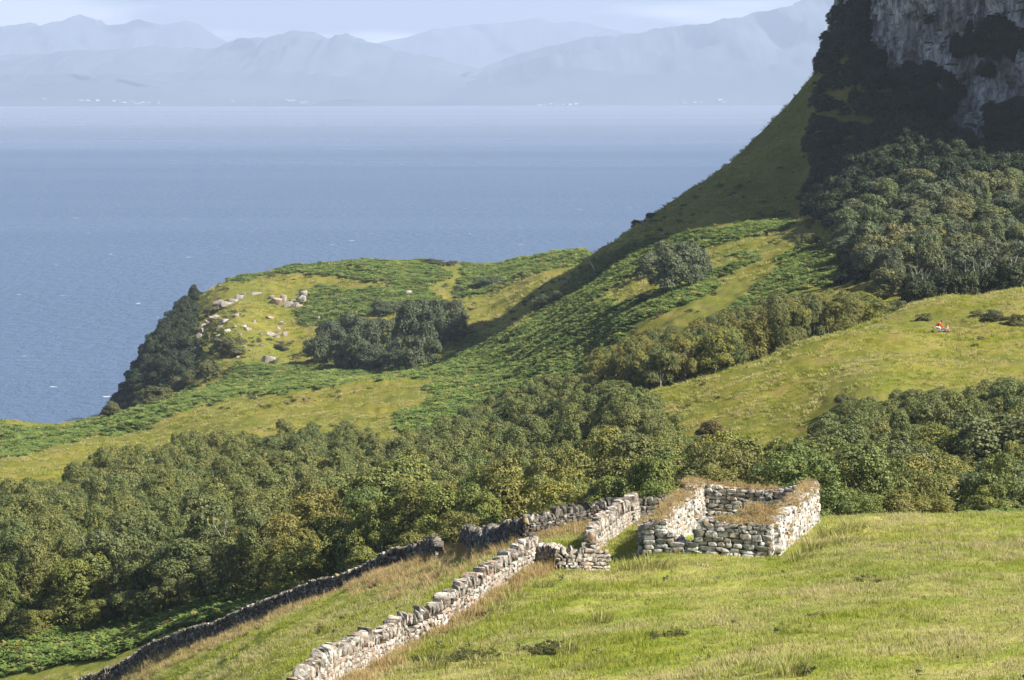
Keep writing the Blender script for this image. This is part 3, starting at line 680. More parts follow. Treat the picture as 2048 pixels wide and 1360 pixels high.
# large trees at the right edge, by the meadow crest
tree_at(2030, 1000, 150, 240, 250, 240, 'b', 'large_tree', 'tree', 'large dark tree at the right edge beyond the bracken bank', None, 'grey green')
tree_at(1940, 1000, 150, 240, 130, 120, 's', 'low_tree', 'tree', 'low dark tree in the shade of the large tree at the right edge', None, 'grey green')
for px, py, w, h, lab in [(1850, 1004, 90, 50, 'low rounded brownish bush above the bracken bank'), (1785, 1004, 100, 56, 'low wide bush at the left end of the bracken bank'),
                          (1958, 634, 40, 22, 'low scrub right of the two seated people'), (1990, 640, 46, 26, 'rounded scrub second to the right of the two people'), (2032, 648, 50, 30, 'low scrub at the right frame edge above the field'), (1850, 640, 34, 22, 'low scrub just left of the two people'),
                          (1690, 812, 60, 36, 'dark bush at the lower corner of the right-hand field'),
                          (1780, 590, 90, 66, 'tall grey green tree at the right end of the birch strip'), (1420, 872, 60, 40, 'reddish dying bush at the bottom edge of the field')]:
    tree_at(px, py, 130, 420, w, h, 's', 'bush', 'shrub' if h < 62 else 'tree', lab, None, 'olive green')
for q in bpy.data.objects:
    if str(q.get('label', '')).startswith('reddish dying bush'): q.children[0].color = (1.55, 1.0, .95, 1)

# ------------------------------------------------------------------ bracken
m_brk, n, L = new_mat('bracken_fronds')
geo = N(n, 'NewGeometry'); oi = N(n, 'ObjectInfo')
c = ramp(n, oi.outputs['Random'], [(0, (.120, .190, .050)), (.5, (.168, .240, .060)), (.85, (.225, .280, .066)), (1, (.34, .29, .10))])
c = mixc(n, 1.0, c, ramp(n, geo.outputs['Random Per Island'], [(0, (.88, .88, .88)), (.6, (1, 1, 1)), (1, (1.25, 1.2, 1.1))]), 'MULTIPLY')
finish(n, c, .7, None, spec=.15, transl=.4)
def frond_clump(name, seed, k, Rr, h, mat):
    r = np.random.default_rng(seed); V = []; F = []
    for i in range(k):
        an = r.uniform(0, 6.28); st = np.array([r.normal(0, .25), r.normal(0, .25), 0]) * Rr; dr = np.array([math.cos(an), math.sin(an), 0]); sd_ = np.array([-dr[1], dr[0], 0])
        ln = Rr * r.uniform(.6, 1.1); hh = h * r.uniform(.6, 1.1); w = .16 * Rr * r.uniform(.7, 1.3)
        p0 = st; p1 = st + dr * ln * .35 + [0, 0, hh * .85]; p2 = st + dr * ln * .8 + [0, 0, hh]; p3 = st + dr * ln * 1.15 + [0, 0, hh * .75]
        o = len(V); V += [p0, p1 - sd_ * w, p1 + sd_ * w, p2 - sd_ * w * .8, p2 + sd_ * w * .8, p3]
        F += [(o, o + 2, o + 1, o), (o + 1, o + 2, o + 4, o + 3), (o + 3, o + 4, o + 5, o + 3)]
    me = bpy.data.meshes.new(name); me.from_pydata([tuple(v) for v in V], [], [tuple(dict.fromkeys(f)) for f in F]); me.materials.append(mat); me.update()
    return me
BRK = [frond_clump('bracken_clump', i, 36, .62, .40, m_brk) for i in range(4)]
def rand_ground(n_, px0, px1, y0, y1):
    Y = np.sqrt(rng.uniform(y0 ** 2, y1 ** 2, n_)); px = rng.uniform(px0, px1, n_); X = (px - PX_C) / F_PX * Y
    return X, Y, px
def area(px0, px1, y0, y1): return (px1 - px0) / F_PX * (y1 ** 2 - y0 ** 2) / 2
for nm, lab, (a, b, y0, y1), dens in [('bracken', 'green bracken strip below the wood at bottom left', (-200, 700, 190, 300), 9),
                                 ('bracken', 'green bracken bank beyond the meadow crest at right', (1650, 2260, 136, 178), 10.0),
                                 ('bracken', 'bracken covering the middle hillside between field and clumps', (740, 1720, 380, 660), 4),
                                 ('bracken', 'bracken band along the lower rim towards the sea', (-200, 740, 480, 760), 2.6),
                                 ('bracken', 'bracken patches on top of the headland', (430, 1200, 660, 900), 2.2)]:
    k = int(area(a, b, y0, y1) * dens); X, Y, px = rand_ground(k, a, b, y0, y1)
    m = mb_at(X, Y) + rng.uniform(-.3, .3, k) + .25 * fbm(X / 5, Y / 5, 29, 3) > .5
    X, Y = X[m], Y[m]; s = np.clip(np.interp(Y, [150, 400, 800], [.8, 1.0, 1.35]), .8, 1.4)
    Pn = np.stack([X, Y, ZG(X, Y) - .05], 1); kk = len(Pn)
    rot = np.stack([rng.normal(0, .12, kk), rng.normal(0, .12, kk), rng.uniform(0, 6.28, kk)], 1); sc = s * rng.uniform(.7, 1.25, kk)
    scatter(nm, Pn, rot, np.stack([sc, sc, sc * rng.uniform(.6, 1.2, kk)], 1), rng.integers(0, 4, kk), BRK, lab)

# ------------------------------------------------------------------ stones
def stone_mat(name, c0, c1, c2, lichen):
    m, n, L = new_mat(name)
    oi = N(n, 'ObjectInfo'); geo = N(n, 'NewGeometry')
    r = math_(n, 'FRACT', math_(n, 'ADD', math_(n, 'MULTIPLY', oi.outputs['Random'], 7.3), math_(n, 'MULTIPLY', geo.outputs['Random Per Island'], 3.7)))
    c = ramp(n, r, [(0, c0), (.35, c1), (.7, c2), (.9, (c1[0] * 1.1, c1[1] * .85, c1[2] * .68)), (1, c0)])
    sp = noise(n, geo.outputs['Position'], 5.5, 5, .75)
    c = mixc(n, ramp(n, sp, [(.40, (1, 1, 1)), (.52, (0, 0, 0))]), c, (c0[0] * .42, c0[1] * .42, c0[2] * .40))
    c = mixc(n, ramp(n, noise(n, geo.outputs['Position'], 2.2, 5, .7), [(.56, (0, 0, 0)), (.62, (.9, .9, .9))]), c, lichen)
    c = mixc(n, ramp(n, noise(n, geo.outputs['Position'], 1.1, 4, .7), [(.66, (0, 0, 0)), (.70, (.8, .8, .8))]), c, (.34, .24, .06))
    finish(n, c, .92, noise(n, geo.outputs['Position'], 16, 4, .7), .5, .03, .15)
    return m
m_stone = stone_mat('weathered_sandstone', (.20, .175, .15), (.34, .305, .26), (.45, .42, .365), (.55, .54, .49))
m_rstone = stone_mat('pale_ruin_stone', (.26, .245, .22), (.42, .40, .36), (.54, .52, .47), (.64, .63, .59))
m_dstone = stone_mat('shade_toned_lichen_stone', (.075, .07, .06), (.14, .13, .11), (.20, .185, .155), (.46, .45, .40))  # wall stone darkened to hold the far walls' shade, with pale lichen spots
m_core, n, L = new_mat('dark_wall_core')
geo = N(n, 'NewGeometry'); finish(n, ramp(n, noise(n, geo.outputs['Position'], 6, 4, .7), [(.3, (.02, .018, .015)), (.7, (.09, .08, .065))]), 1)
def stone_shape(name, seed, mat, sq=.60, npt=22):
    r = np.random.default_rng(seed); bm = bmesh.new()
    p = r.normal(size=(npt, 3)); p /= np.linalg.norm(p, axis=1, keepdims=True)
    p = np.sign(p) * np.abs(p) ** sq; p /= np.abs(p).max(1, keepdims=True) ** .75; p *= .5 * r.uniform(.88, 1.08, (npt, 1))
    for q in p: bm.verts.new(q)
    h = bmesh.ops.convex_hull(bm, input=bm.verts)
    bmesh.ops.delete(bm, geom=[g for g in h['geom_interior'] if isinstance(g, bmesh.types.BMVert)], context='VERTS')
    me = bpy.data.meshes.new(name); bm.to_mesh(me); bm.free(); me.materials.append(mat)
    me.polygons.foreach_set('use_smooth', [True] * len(me.polygons))
    me.set_sharp_from_angle(angle=math.radians(38)); me.update()
    return me
ST = [stone_shape('field_stone', i, m_stone) for i in range(14)]
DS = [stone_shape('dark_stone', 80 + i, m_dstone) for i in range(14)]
RS = [stone_shape('ruin_stone', 50 + i, m_rstone, .48, 28) for i in range(14)]
_arr = {}
def arrs(me):
    if me.name not in _arr:
        v = np.empty(len(me.vertices) * 3, np.float32); me.vertices.foreach_get('co', v)
        me.calc_loop_triangles(); t = np.empty(len(me.loop_triangles) * 3, np.int32); me.loop_triangles.foreach_get('vertices', t)
        _arr[me.name] = (v.reshape(-1, 3), t.reshape(-1, 3))
    return _arr[me.name]
def emit_stones(stones, parent, variants, loc0, limit=300, part='stone', rest_name='rubble'):
    """stones: (x, y, z, length, depth, height, rotz, lean)"""
    stones = sorted(stones, key=lambda s: -(s[3] * s[5]) * s[8])
    VV = []; FF = []; o = 0
    for i, s in enumerate(stones):
        v = random.choice(variants)
        if i < limit:
            ob = link(part, v, parent, (s[0] - loc0[0], s[1] - loc0[1], s[2] - loc0[2])); ob.scale = (s[3], s[4], s[5]); ob.rotation_euler = (random.uniform(-.06, .06), s[7], s[6])
        else:
            a, t = arrs(v); M = Matrix.LocRotScale(Vector(s[:3]) - Vector(loc0), Euler((random.uniform(-.06, .06), s[7], s[6])), Vector(s[3:6])); M = np.array(M)
            VV.append(a @ M[:3, :3].T + M[:3, 3]); FF.append(t + o); o += len(a)
    if VV:
        me = np_mesh(rest_name, np.concatenate(VV), np.concatenate(FF), variants[0].materials[0], True)
        me.set_sharp_from_angle(angle=math.radians(38))
        link(rest_name, me, parent)['kind'] = 'stuff'

def resample(P, step):
    P = [Vector(p) for p in P]; out = []
    for a, b in zip(P[:-1], P[1:]):
        n_ = max(1, int((b - a).length / step))
        for i in range(n_): out.append(a.lerp(b, i / n_))
    out.append(P[-1]); return out
def strip_core(name, line, hts, th, parent, loc0, base=-.3, mat=None):
    """solid inner body of a wall following a line of ground points"""
    V = []; F = []
    for i, (p, h) in enumerate(zip(line, hts)):
        t = (line[min(i + 1, len(line) - 1)] - line[max(i - 1, 0)]); t.z = 0; t.normalize(); nrm = Vector((-t.y, t.x, 0)) * th / 2
        for q, dz in ((p + nrm, base), (p + nrm * .8, h), (p - nrm * .8, h), (p - nrm, base)): V.append(tuple(Vector((q.x, q.y, q.z + dz)) - Vector(loc0)))
    for i in range(len(line) - 1):
        for j in range(4): F.append((i * 4 + j, i * 4 + (j + 1) % 4, i * 4 + 4 + (j + 1) % 4, i * 4 + 4 + j))
    F += [(0, 1, 2, 3), tuple(len(V) - 4 + k for k in (3, 2, 1, 0))]
    return link(name, np_mesh(name, np.array(V), np.array(F), mat or m_core), parent)

def field_wall(name, label, line2, hbody, hcope, th, cope=True, lim=300, hfun=None, clen=(.08, .19), body=(.13, .34), var=None):
    """dry stone wall along ground points: two faces of courses with upright cope stones"""
    pts = resample([Vector((x, y, z1(x, y))) for x, y in line2], .35)
    for p in pts: p.z = z1(p.x, p.y)
    L_ = [0.0]
    for a, b in zip(pts[:-1], pts[1:]): L_.append(L_[-1] + math.hypot(b.x - a.x, b.y - a.y))
    hf = hfun or (lambda s: 1.0)
    loc0 = tuple(pts[0]); root = link(name, None, None, loc0); tag(root, label, 'stone wall', 'dry stone field walls', 'thing')
    tot = L_[-1]; A = np.array([tuple(p) for p in pts]); Ls = np.array(L_)
    def at(s):
        x = np.interp(s, Ls, A[:, 0]); y = np.interp(s, Ls, A[:, 1]); z = np.interp(s, Ls, A[:, 2])
        e = .3; tx_ = np.interp(s + e, Ls, A[:, 0]) - np.interp(s - e, Ls, A[:, 0]); ty_ = np.interp(s + e, Ls, A[:, 1]) - np.interp(s - e, Ls, A[:, 1])
        return x, y, z, math.atan2(ty_, tx_)
    strip_core('core', pts, [hbody * hf(s) * .96 for s in L_], th * .62, root, loc0)
    stones = []
    for side in (-1, 1):
        z = -.05
        while z < hbody:
            ch = random.uniform(.11, .19); s = random.uniform(-.2, 0)
            while s < tot:
                ln = random.uniform(*body); sm = min(max(s + ln / 2, 0), tot); x, y, zz, an = at(sm); hb = hbody * hf(sm)
                if z + ch * .5 < hb:
                    off = side * (th / 2 * (1 - .16 * z / hbody) - .09 + random.uniform(-.025, .025))
                    px_, py_ = x - math.sin(an) * off, y + math.cos(an) * off
                    facing = 1.0 if (-math.sin(an) * side * -x + math.cos(an) * side * -y) > 0 else .25
                    stones.append((px_, py_, zz + z + ch / 2, ln * 1.04, .24, ch * 1.12, an, random.uniform(-.12, .12) - math.atan2(at(min(sm + .4, tot))[2] - zz, .4) * .9 * (sm < tot - .4), facing / y))
                s += ln
            z += ch
    if cope:
        s = 0.0
        while s < tot:
            t_ = random.uniform(*clen); x, y, zz, an = at(s + t_ / 2); hb = hbody * hf(s)
            if hb > .25:
                hh = hcope * random.uniform(.65, 1.25)
                stones.append((x + random.uniform(-.04, .04), y + random.uniform(-.04, .04), zz + hb + hh * .42, t_ * 1.1, th * random.uniform(.62, .95), hh, an + random.uniform(-.35, .35), random.gauss(-.25, .22), 1.6 / y))
            s += t_ * .98
    emit_stones(stones, root, var or ST, loc0, lim)
    return root

def P2(*a): 
    out = []
    for px, py, y0, y1 in a:
        h = hit(px, py, y0, y1); out.append((h.x, h.y))
    return out
near_line = P2((640, 1386, 80, 125), (712, 1346, 84, 125), (792, 1305, 88, 125), (870, 1270, 88, 130), (960, 1205, 90, 135), (1015, 1165, 95, 140), (1068, 1135, 100, 140))
_a = Vector(near_line[0]); _b = Vector(near_line[1]); _e = _a + (_a - _b).normalized() * 9; near_line = [tuple(_e)] + near_line
field_wall('near_field_wall', 'sunlit tan dry stone wall rising from the bottom edge towards the ruin', near_line, .82, .50, .60, hfun=lambda s: 1 + .06 * math.sin(s * .9) + .05 * math.sin(s * 2.3))
field_wall('corner_wall', 'short low wall corner running from the near wall with a flat squared end', P2((1072, 1136, 100, 140), (1120, 1139, 100, 140), (1165, 1140, 100, 140)), .62, .36, .58)
field_wall('flat_topped_wall', 'flat topped squared end of the short wall before the ruin', P2((1166, 1140, 100, 140), (1207, 1141, 100, 140)), .80, .1, .60, cope=False, body=(.2, .5))
field_wall('upright_slab_wall', 'tall bright wall of upright slabs beside the ruin', P2((1178, 1107, 110, 150), (1198, 1090, 110, 150), (1225, 1070, 112, 155), (1252, 1052, 115, 160)), .62, .62, .60, hfun=lambda s: .7 + .5 * min(1, s / 3), clen=(.12, .28))
field_wall('pillar_wall', 'stubby pillar of stones ending the bright slab wall', P2((1257, 1050, 115, 165), (1268, 1046, 115, 165)), 1.0, .45, .6, clen=(.2, .3))
far_up = [((925 - PX_C) / F_PX * 164, 164.0)] + P2((985, 1098, 130, 185), (1050, 1082, 130, 185), (1110, 1065, 130, 180), (1165, 1055, 125, 175), (1215, 1047, 125, 170), (1254, 1043, 120, 165))
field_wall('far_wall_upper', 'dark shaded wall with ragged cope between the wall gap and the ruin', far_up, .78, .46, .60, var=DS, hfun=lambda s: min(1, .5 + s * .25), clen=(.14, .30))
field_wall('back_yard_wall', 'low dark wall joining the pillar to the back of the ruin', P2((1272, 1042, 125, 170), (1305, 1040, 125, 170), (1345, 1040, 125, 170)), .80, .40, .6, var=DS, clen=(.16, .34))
far_lo = P2((880, 1120, 150, 190)) + [((px - PX_C) / F_PX * Y, Y) for px, Y in ((842, 167), (764, 169), (686, 173), (588, 178), (490, 184), (397, 190), (303, 198), (245, 203), (150, 204), (60, 205), (-60, 206))]
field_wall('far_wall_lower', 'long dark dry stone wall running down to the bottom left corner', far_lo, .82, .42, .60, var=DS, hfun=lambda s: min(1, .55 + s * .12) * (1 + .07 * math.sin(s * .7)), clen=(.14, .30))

# ------------------------------------------------------------------ turf, grasses
m_grass, n, L = new_mat('meadow_grass')
geo = N(n, 'NewGeometry'); pos = geo.outputs['Position']; at_ = N(n, 'Attribute', attribute_name='tip'); isl = geo.outputs['Random Per Island']
big = noise(n, pos, .16, 4, .6); mid = noise(n, pos, .75, 3, .6)
green = ramp(n, mid, [(.32, (.215, .265, .026)), (.55, (.335, .365, .048)), (.75, (.410, .400, .080))])
straw = ramp(n, isl, [(0, (.42, .36, .16)), (.6, (.54, .47, .25)), (1, (.62, .50, .34))])
f = math_(n, 'ADD', math_(n, 'MULTIPLY', math_(n, 'SUBTRACT', big, .47), 5.0), math_(n, 'MULTIPLY', math_(n, 'SUBTRACT', isl, .5), .9))
f = math_(n, 'MULTIPLY', math_(n, 'ADD', f, .34, True), math_(n, 'ADD', at_.outputs['Fac'], .15), True)
c = mixc(n, f, green, straw)
finish(n, c, .6, None, spec=.2, transl=.5)
m_straw, n, L = new_mat('dry_grass')
geo = N(n, 'NewGeometry'); finish(n, ramp(n, geo.outputs['Random Per Island'], [(0, (.26, .26, .07)), (.3, (.40, .30, .13)), (.7, (.58, .44, .24)), (1, (.42, .26, .14))]), .7, None, spec=.15, transl=.45)
m_rush, n, L = new_mat('rush_stems')
geo = N(n, 'NewGeometry'); finish(n, ramp(n, geo.outputs['Random Per Island'], [(0, (.16, .20, .03)), (.5, (.28, .28, .07)), (1, (.46, .38, .18))]), .6, None, spec=.25, transl=.2)
def tuft(name, seed, k, R, h, w, lean, mat, wind=(0.3, -.05)):
    r = np.random.default_rng(seed); V = []; F = []; T = []
    for i in range(k):
        an = r.uniform(0, 6.28); rd = R * math.sqrt(r.uniform()); b = np.array([math.cos(an) * rd, math.sin(an) * rd, -.03])
        fa = r.uniform(0, 6.28); s_ = np.array([math.cos(fa), math.sin(fa), 0]) * w * r.uniform(.6, 1.3) * .5
        hh = h * r.uniform(.45, 1.15); dx = np.array([math.cos(an) * lean + r.normal(0, .12) + wind[0], math.sin(an) * lean + r.normal(0, .12) + wind[1], 0]) * hh
        m_ = b + dx * .35 + [0, 0, hh * .62]; t_ = b + dx + [0, 0, hh]
        o = len(V); V += [b - s_, b + s_, m_ - s_ * .8, m_ + s_ * .8, t_]; T += [0, 0, .6, .6, 1]
        F += [(o, o + 1, o + 3, o + 2), (o + 2, o + 3, o + 4)]
    me = bpy.data.meshes.new(name); me.from_pydata([tuple(v) for v in V], [], F); me.materials.append(mat); me.update(); fattr(me, 'tip', T); return me
GT = [tuft('grass_tuft', i, 60, .42, .12, .024, .3, m_grass) for i in range(5)]
GL = [tuft('long_grass_tuft', 20 + i, 70, .42, .24, .022, .2, m_grass) for i in range(3)]
DG = [tuft('dry_grass_tuft', 30 + i, 70, .34, .42, .020, .2, m_straw) for i in range(4)]
CG = [tuft('turf_tuft', 40 + i, 60, .24, .14, .020, .9, m_straw, (.1, -.35)) for i in range(4)]
TS = [tuft('tussock', 50 + i, 40, .55, .40, .07, .5, m_grass) for i in range(3)]
# footprint of the ruin, to keep the meadow out of its walls
RA, RB, RC, RD = (5.62, 120.5), (10.72, 119.4), (13.72, 132.7), (8.55, 134.0)
def in_ruin(X, Y, m=.0): 
    return in_poly(X, Y, [(RA[0] - m, RA[1] - m), (RB[0] + m, RB[1] - m), (RC[0] + m, RC[1] + m), (RD[0] - m, RD[1] + m)])
def wall_dist(X, Y, line):
    d = np.full(X.shape, 1e9)
    for a, b in zip(line[:-1], line[1:]):
        a = np.array(a); b = np.array(b); ab_ = b - a; t = np.clip(((X - a[0]) * ab_[0] + (Y - a[1]) * ab_[1]) / (ab_ @ ab_), 0, 1)
        d = np.minimum(d, np.hypot(X - a[0] - t * ab_[0], Y - a[1] - t * ab_[1]))
    return d
def far_bound(px): return np.interp(px, [-300, 0, 60, 245, 397, 588, 764, 925, 1110, 1254, 1345, 1640, 1750, 2100, 2400], [236, 232, 222, 208, 194, 181, 172, 167, 155, 145, 143, 150, 150, 150, 150])
k = 46000; X, Y, px = rand_ground(k, 100, 2320, 64, 222)
w_ = rng.uniform(0, 1, k) < np.clip((120 / Y) ** 1.2, .35, 1)
ok = (Y < far_bound(px)) & w_ & (wall_dist(X, Y, near_line) > .45) & (wall_dist(X, Y, far_lo) > .45) & (wall_dist(X, Y, far_up) > .45) & (mb_at(X, Y) < .5)
ln_ = fbm(X / 3.1, Y / 4.5, 131, 4) > .08
P = np.stack([X, Y, ZG(X, Y) - .02], 1)
scatter_pts('grass', P[ok & ~ln_], GT, 'short green and straw coloured meadow grass around the walls', (.7, 1.25), (.6, 1.2), .12)
lg = ok & ln_ & ~in_ruin(X, Y, .3)
scatter_pts('grass', P[lg], GL, 'longer seeding meadow grass in uneven patches', (.7, 1.2), (.5, 1.1), .14)
# fringe of tall dry grass on the near side of the dark wall
def along(line, n_, off0, off1):
    line = np.array(line); seg_ = np.hypot(*np.diff(line, axis=0).T); cs = np.r_[0, np.cumsum(seg_)]; s = rng.uniform(0, cs[-1], n_)
    x = np.interp(s, cs, line[:, 0]); y = np.interp(s, cs, line[:, 1]); tx_ = np.interp(s + .5, cs, line[:, 0]) - np.interp(s - .5, cs, line[:, 0]); ty_ = np.interp(s + .5, cs, line[:, 1]) - np.interp(s - .5, cs, line[:, 1])
    l = np.hypot(tx_, ty_); o = off0 + (off1 - off0) * rng.uniform(0, 1, n_) ** 1.6
    sg = np.where((-ty_) * -x + tx_ * -y > 0, 1, -1)
    return x - ty_ / l * o * sg, y + tx_ / l * o * sg
fx, fy = along(far_lo, 1500, .35, 4.5); gx, gy = along(far_up, 1000, .35, 5.0); hx, hy = along([(far_up[0][0], far_up[0][1]), far_lo[0]], 260, -1.5, 3)
ix, iy = along(near_line, 420, .4, 1.3)
X = np.r_[fx, gx, hx, ix]; Y = np.r_[fy, gy, hy, iy]; m_ = (rng.uniform(0, 1, len(X)) < .4 + .6 * (vnoise(X / 2, Y / 2, 3) > .4)) 
X, Y = X[m_], Y[m_]
scatter_pts('dry_grass', np.stack([X, Y, ZG(X, Y) - .02], 1), DG, 'pinkish tan seeding grass fringing the foot of the dark wall', (.7, 1.2), (.6, 1.15), .15)
# rough tussocks on the two ochre fields and open slopes
for lab, (a, b, y0, y1), dens, smx in (('rough tussocks of the right-hand field', (1180, 2300, 235, 400), 2.0, 1.0), ('rough tussocks of the ochre field beyond the wood', (-200, 1250, 400, 640), .55, 1.3), ('rough grass tussocks on the upper hillside', (950, 1760, 470, 650), .5, 1.5), ('rough grass tussocks on the headland', (400, 1200, 640, 880), .22, 1.9)):
    k = int(area(a, b, y0, y1) * dens); X, Y, px = rand_ground(k, a, b, y0, y1)
    m_ = (mb_at(X, Y) < .5) & (vnoise(X / 3.5, Y / 3.5, 8) + rng.uniform(-.25, .25, k) > .42); X, Y = X[m_], Y[m_]
    scatter_pts('grass', np.stack([X, Y, ZG(X, Y) - .08], 1), TS, lab, (.6 * smx, 1.1 * smx), (.45, .95), .2)
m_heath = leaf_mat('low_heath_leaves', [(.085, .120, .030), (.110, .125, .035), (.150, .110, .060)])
WD = [crown_mesh('weed_plant', 700 + i, .28, .30, 0, 6, 90, .09, m_willow) for i in range(3)]
k = 260; X, Y, px = rand_ground(k, 300, 2250, 66, 150); m_ = (Y < far_bound(px) - 1) & (fbm(X / 5, Y / 6, 47, 3) > .02) & ~in_ruin(X, Y, .5)
X, Y = X[m_], Y[m_]; scatter_pts('undergrowth', np.stack([X, Y, ZG(X, Y) - .02], 1), WD, 'small leafy weeds and thistles dotted in the meadow', (.35, .85), (.5, 1.1), .2)
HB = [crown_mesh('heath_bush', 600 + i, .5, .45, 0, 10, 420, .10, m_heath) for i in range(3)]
k = 2600; X, Y, px = rand_ground(k, 400, 2200, 240, 860); m_ = (fbm(X / 18, Y / 18, 19, 3) > .05) & (mb_at(X, Y) < .5)
X, Y = X[m_], Y[m_]; s_ = np.interp(Y, [240, 800], [.7, 2.2]); Pn = np.stack([X, Y, ZG(X, Y) - .05], 1); kk = len(Pn); s_ = s_ * rng.uniform(.5, 1.3, kk)
scatter('heath_scrub_undergrowth', Pn, np.stack([0 * X, 0 * X, rng.uniform(0, 6.28, kk)], 1), np.stack([s_, s_, s_ * .8], 1), rng.integers(0, 3, kk), HB, 'low dots of heather and young bracken on the open slopes')

P = []  # dark herbs stand in for the shade along the little banks
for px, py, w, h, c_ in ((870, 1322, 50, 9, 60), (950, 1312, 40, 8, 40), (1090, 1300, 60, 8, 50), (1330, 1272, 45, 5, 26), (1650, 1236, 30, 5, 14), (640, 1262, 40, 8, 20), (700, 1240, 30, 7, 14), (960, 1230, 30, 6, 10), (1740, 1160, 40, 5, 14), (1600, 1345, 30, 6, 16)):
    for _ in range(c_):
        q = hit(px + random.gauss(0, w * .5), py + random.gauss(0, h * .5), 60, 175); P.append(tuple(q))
scatter_pts('bank_shade_herbs', P, HB, 'dark low herbs standing in for shade on the little meadow banks', (.18, .5), (.5, .9), .2)

# rush clumps
RU = [tuft('rush_stems', 60 + i, 200, .50, .60, .020, .5, m_rush, (.12, 0)) for i in range(3)]
for px, py, s, lab in [(1262, 1140, 1.0, 'tall pale rush clump at the left front corner of the ruin'), (1300, 1140, 1.2, 'widest rush clump against the left half of the ruin front'), (1335, 1136, .9, 'green rush clump right of the widest one at the ruin front'),
                       (1660, 1075, 1.3, 'olive rush clump just right of the ruin corner'), (1700, 1062, 1.2, 'rush clump second from the ruin on the meadow rise'), (1625, 1100, 1.1, 'dark rush clump below the far corner of the right ruin wall'), (1690, 1090, 1.2, 'low rush clump under the two behind the ruin corner'), (1600, 1120, 1.0, 'rush clump lowest beside the right ruin wall'),
                       (1085, 1175, .9, 'rush clump below the short wall corner'), (1030, 1200, 1.0, 'dark rush clump in the grass by the top of the near wall'), (1000, 1222, .9, 'rush clump beside the sunlit face of the near wall'),
                       (1205, 1242, .8, 'brown seeding rush clump alone in the middle of the meadow'), (915, 1112, .9, 'pale grass clump filling the wall gap'), (800, 1150, .9, 'tan rush clump at the foot of the dark wall near its end'), (1580, 1350, 1.0, 'pale tussock at the bottom edge of the meadow'),
                       (870, 1335, .9, 'brown rush clump on the dark bank at the bottom'), (960, 1330, .8, 'rush clump right of the brown one on the dark bank'), (1140, 1310, .8, 'green rush clump on the low bank below the ruin')]:
    h = hit(px, py, 60, 200); o = link('rush_clump', random.choice(RU), None, (h.x, h.y, h.z - .03)); o.scale = (s, s, s * random.uniform(.8, 1)); o.rotation_euler.z = random.uniform(-.5, .5)
    tag(o, lab, 'rushes', None)

# ------------------------------------------------------------------ the ruin
ruin_c = ((RA[0] + RC[0]) / 2, (RA[1] + RC[1]) / 2); loc0 = (ruin_c[0], ruin_c[1], z1(*ruin_c))
ruin = link('stone_ruin', None, None, loc0); tag(ruin, 'roofless ruined stone cottage with turf on its broken wall tops', 'ruin', None)
TURF = []
def ruin_wall(pname, label, a, b, zt, th=.72, gaps=(), ends=(1, 1), out_side=1, core_in=.0, lim=75, big=(.24, .62)):
    """zt(s) = top height above ground at s metres from a; gaps are (s0, s1, bottom height)"""
    a = Vector((a[0], a[1], 0)); b = Vector((b[0], b[1], 0)); Ln = (b - a).length; t = (b - a) / Ln; nr_ = Vector((t.y, -t.x, 0)) * out_side; an = math.atan2(t.y, t.x)
    part = link(pname, None, ruin, (0, 0, 0))
    if label: part['label'] = label
    def H(s):
        h = zt(s)
        for g0, g1, gh in gaps:
            if g0 < s < g1: h = min(h, gh(s) if callable(gh) else gh)
        return h
    # inner body
    ss = np.linspace(0.12, Ln - .12, max(8, int(Ln / .15))); line = [a + t * s for s in ss]
    for p in line: p.z = z1(p.x, p.y)
    strip_core('core', line, [max(.05, H(s) - .12) for s in ss], th * .66, part, loc0)
    for side in (1, -1):
        z = -.12; row = 0; stones = []
        while z < 2.4:
            ch = random.uniform(.15, .27) if row < 5 else random.uniform(.12, .20); s = -random.uniform(0, .2)
            while s < Ln:
                ln = random.uniform(*big) * (1.2 if row < 3 else 1.0); ln = min(ln, Ln - s + .02) if Ln - s > .1 else ln
                sm = min(max(s + ln / 2, .02), Ln - .02); h = H(sm)
                if z + ch * .45 < h:
                    p = a + t * sm + nr_ * side * (th / 2 - .10 - .05 * z + random.uniform(-.025, .03)); g = z1((a + t * sm).x, (a + t * sm).y)
                    fc = 1.0 if (nr_ * side).dot(-p) > 0 else .3
                    stones.append((p.x, p.y, g + z + ch / 2, ln * 1.03, .26 + random.uniform(0, .1), ch * 1.09, an, random.uniform(-.05, .05), fc))
                s += ln + .008
            z += ch; row += 1
        WALLST.extend([(st, part) for st in stones])
    # rubble across the wall top and the open ends
    s = 0.05
    while s < Ln:
        for q in (-.15, .12):
            if random.random() < .75:
                h = H(s); p = a + t * s + nr_ * (q + random.uniform(-.06, .06)); g = z1(p.x, p.y); d_ = random.uniform(.18, .34)
                WALLST.append(((p.x, p.y, g + h + .0, d_ * 1.2, d_, d_ * .55, an + random.uniform(-.6, .6), random.uniform(-.2, .2), .9), part))
        s += .24
    for g0, g1, gh in gaps:      # cheek stones of the opening
        for s in (g0 - .12, g1 + .12):
            z = 0
            while z < zt(s):
                p = a + t * s; g = z1(p.x, p.y); ch = random.uniform(.15, .22)
                WALLST.append(((p.x, p.y, g + z + ch / 2, .30, th * .9, ch, an, 0, .8), part)); z += ch
    for e, s in zip(ends, (.1, Ln - .1)):
        if e:
            z = -.1
            while z < zt(s):
                p = a + t * s; g = z1(p.x, p.y); ch = random.uniform(.15, .22); WALLST.append(((p.x, p.y, g + z + ch / 2, .32, th * .92, ch, an, 0, .9), part)); z += ch
    return a, t, nr_, H, Ln
WALLST = []
def off(p, q, d):   # shift the line inwards by d
    v = Vector((q[0] - p[0], q[1] - p[1])).normalized(); return v
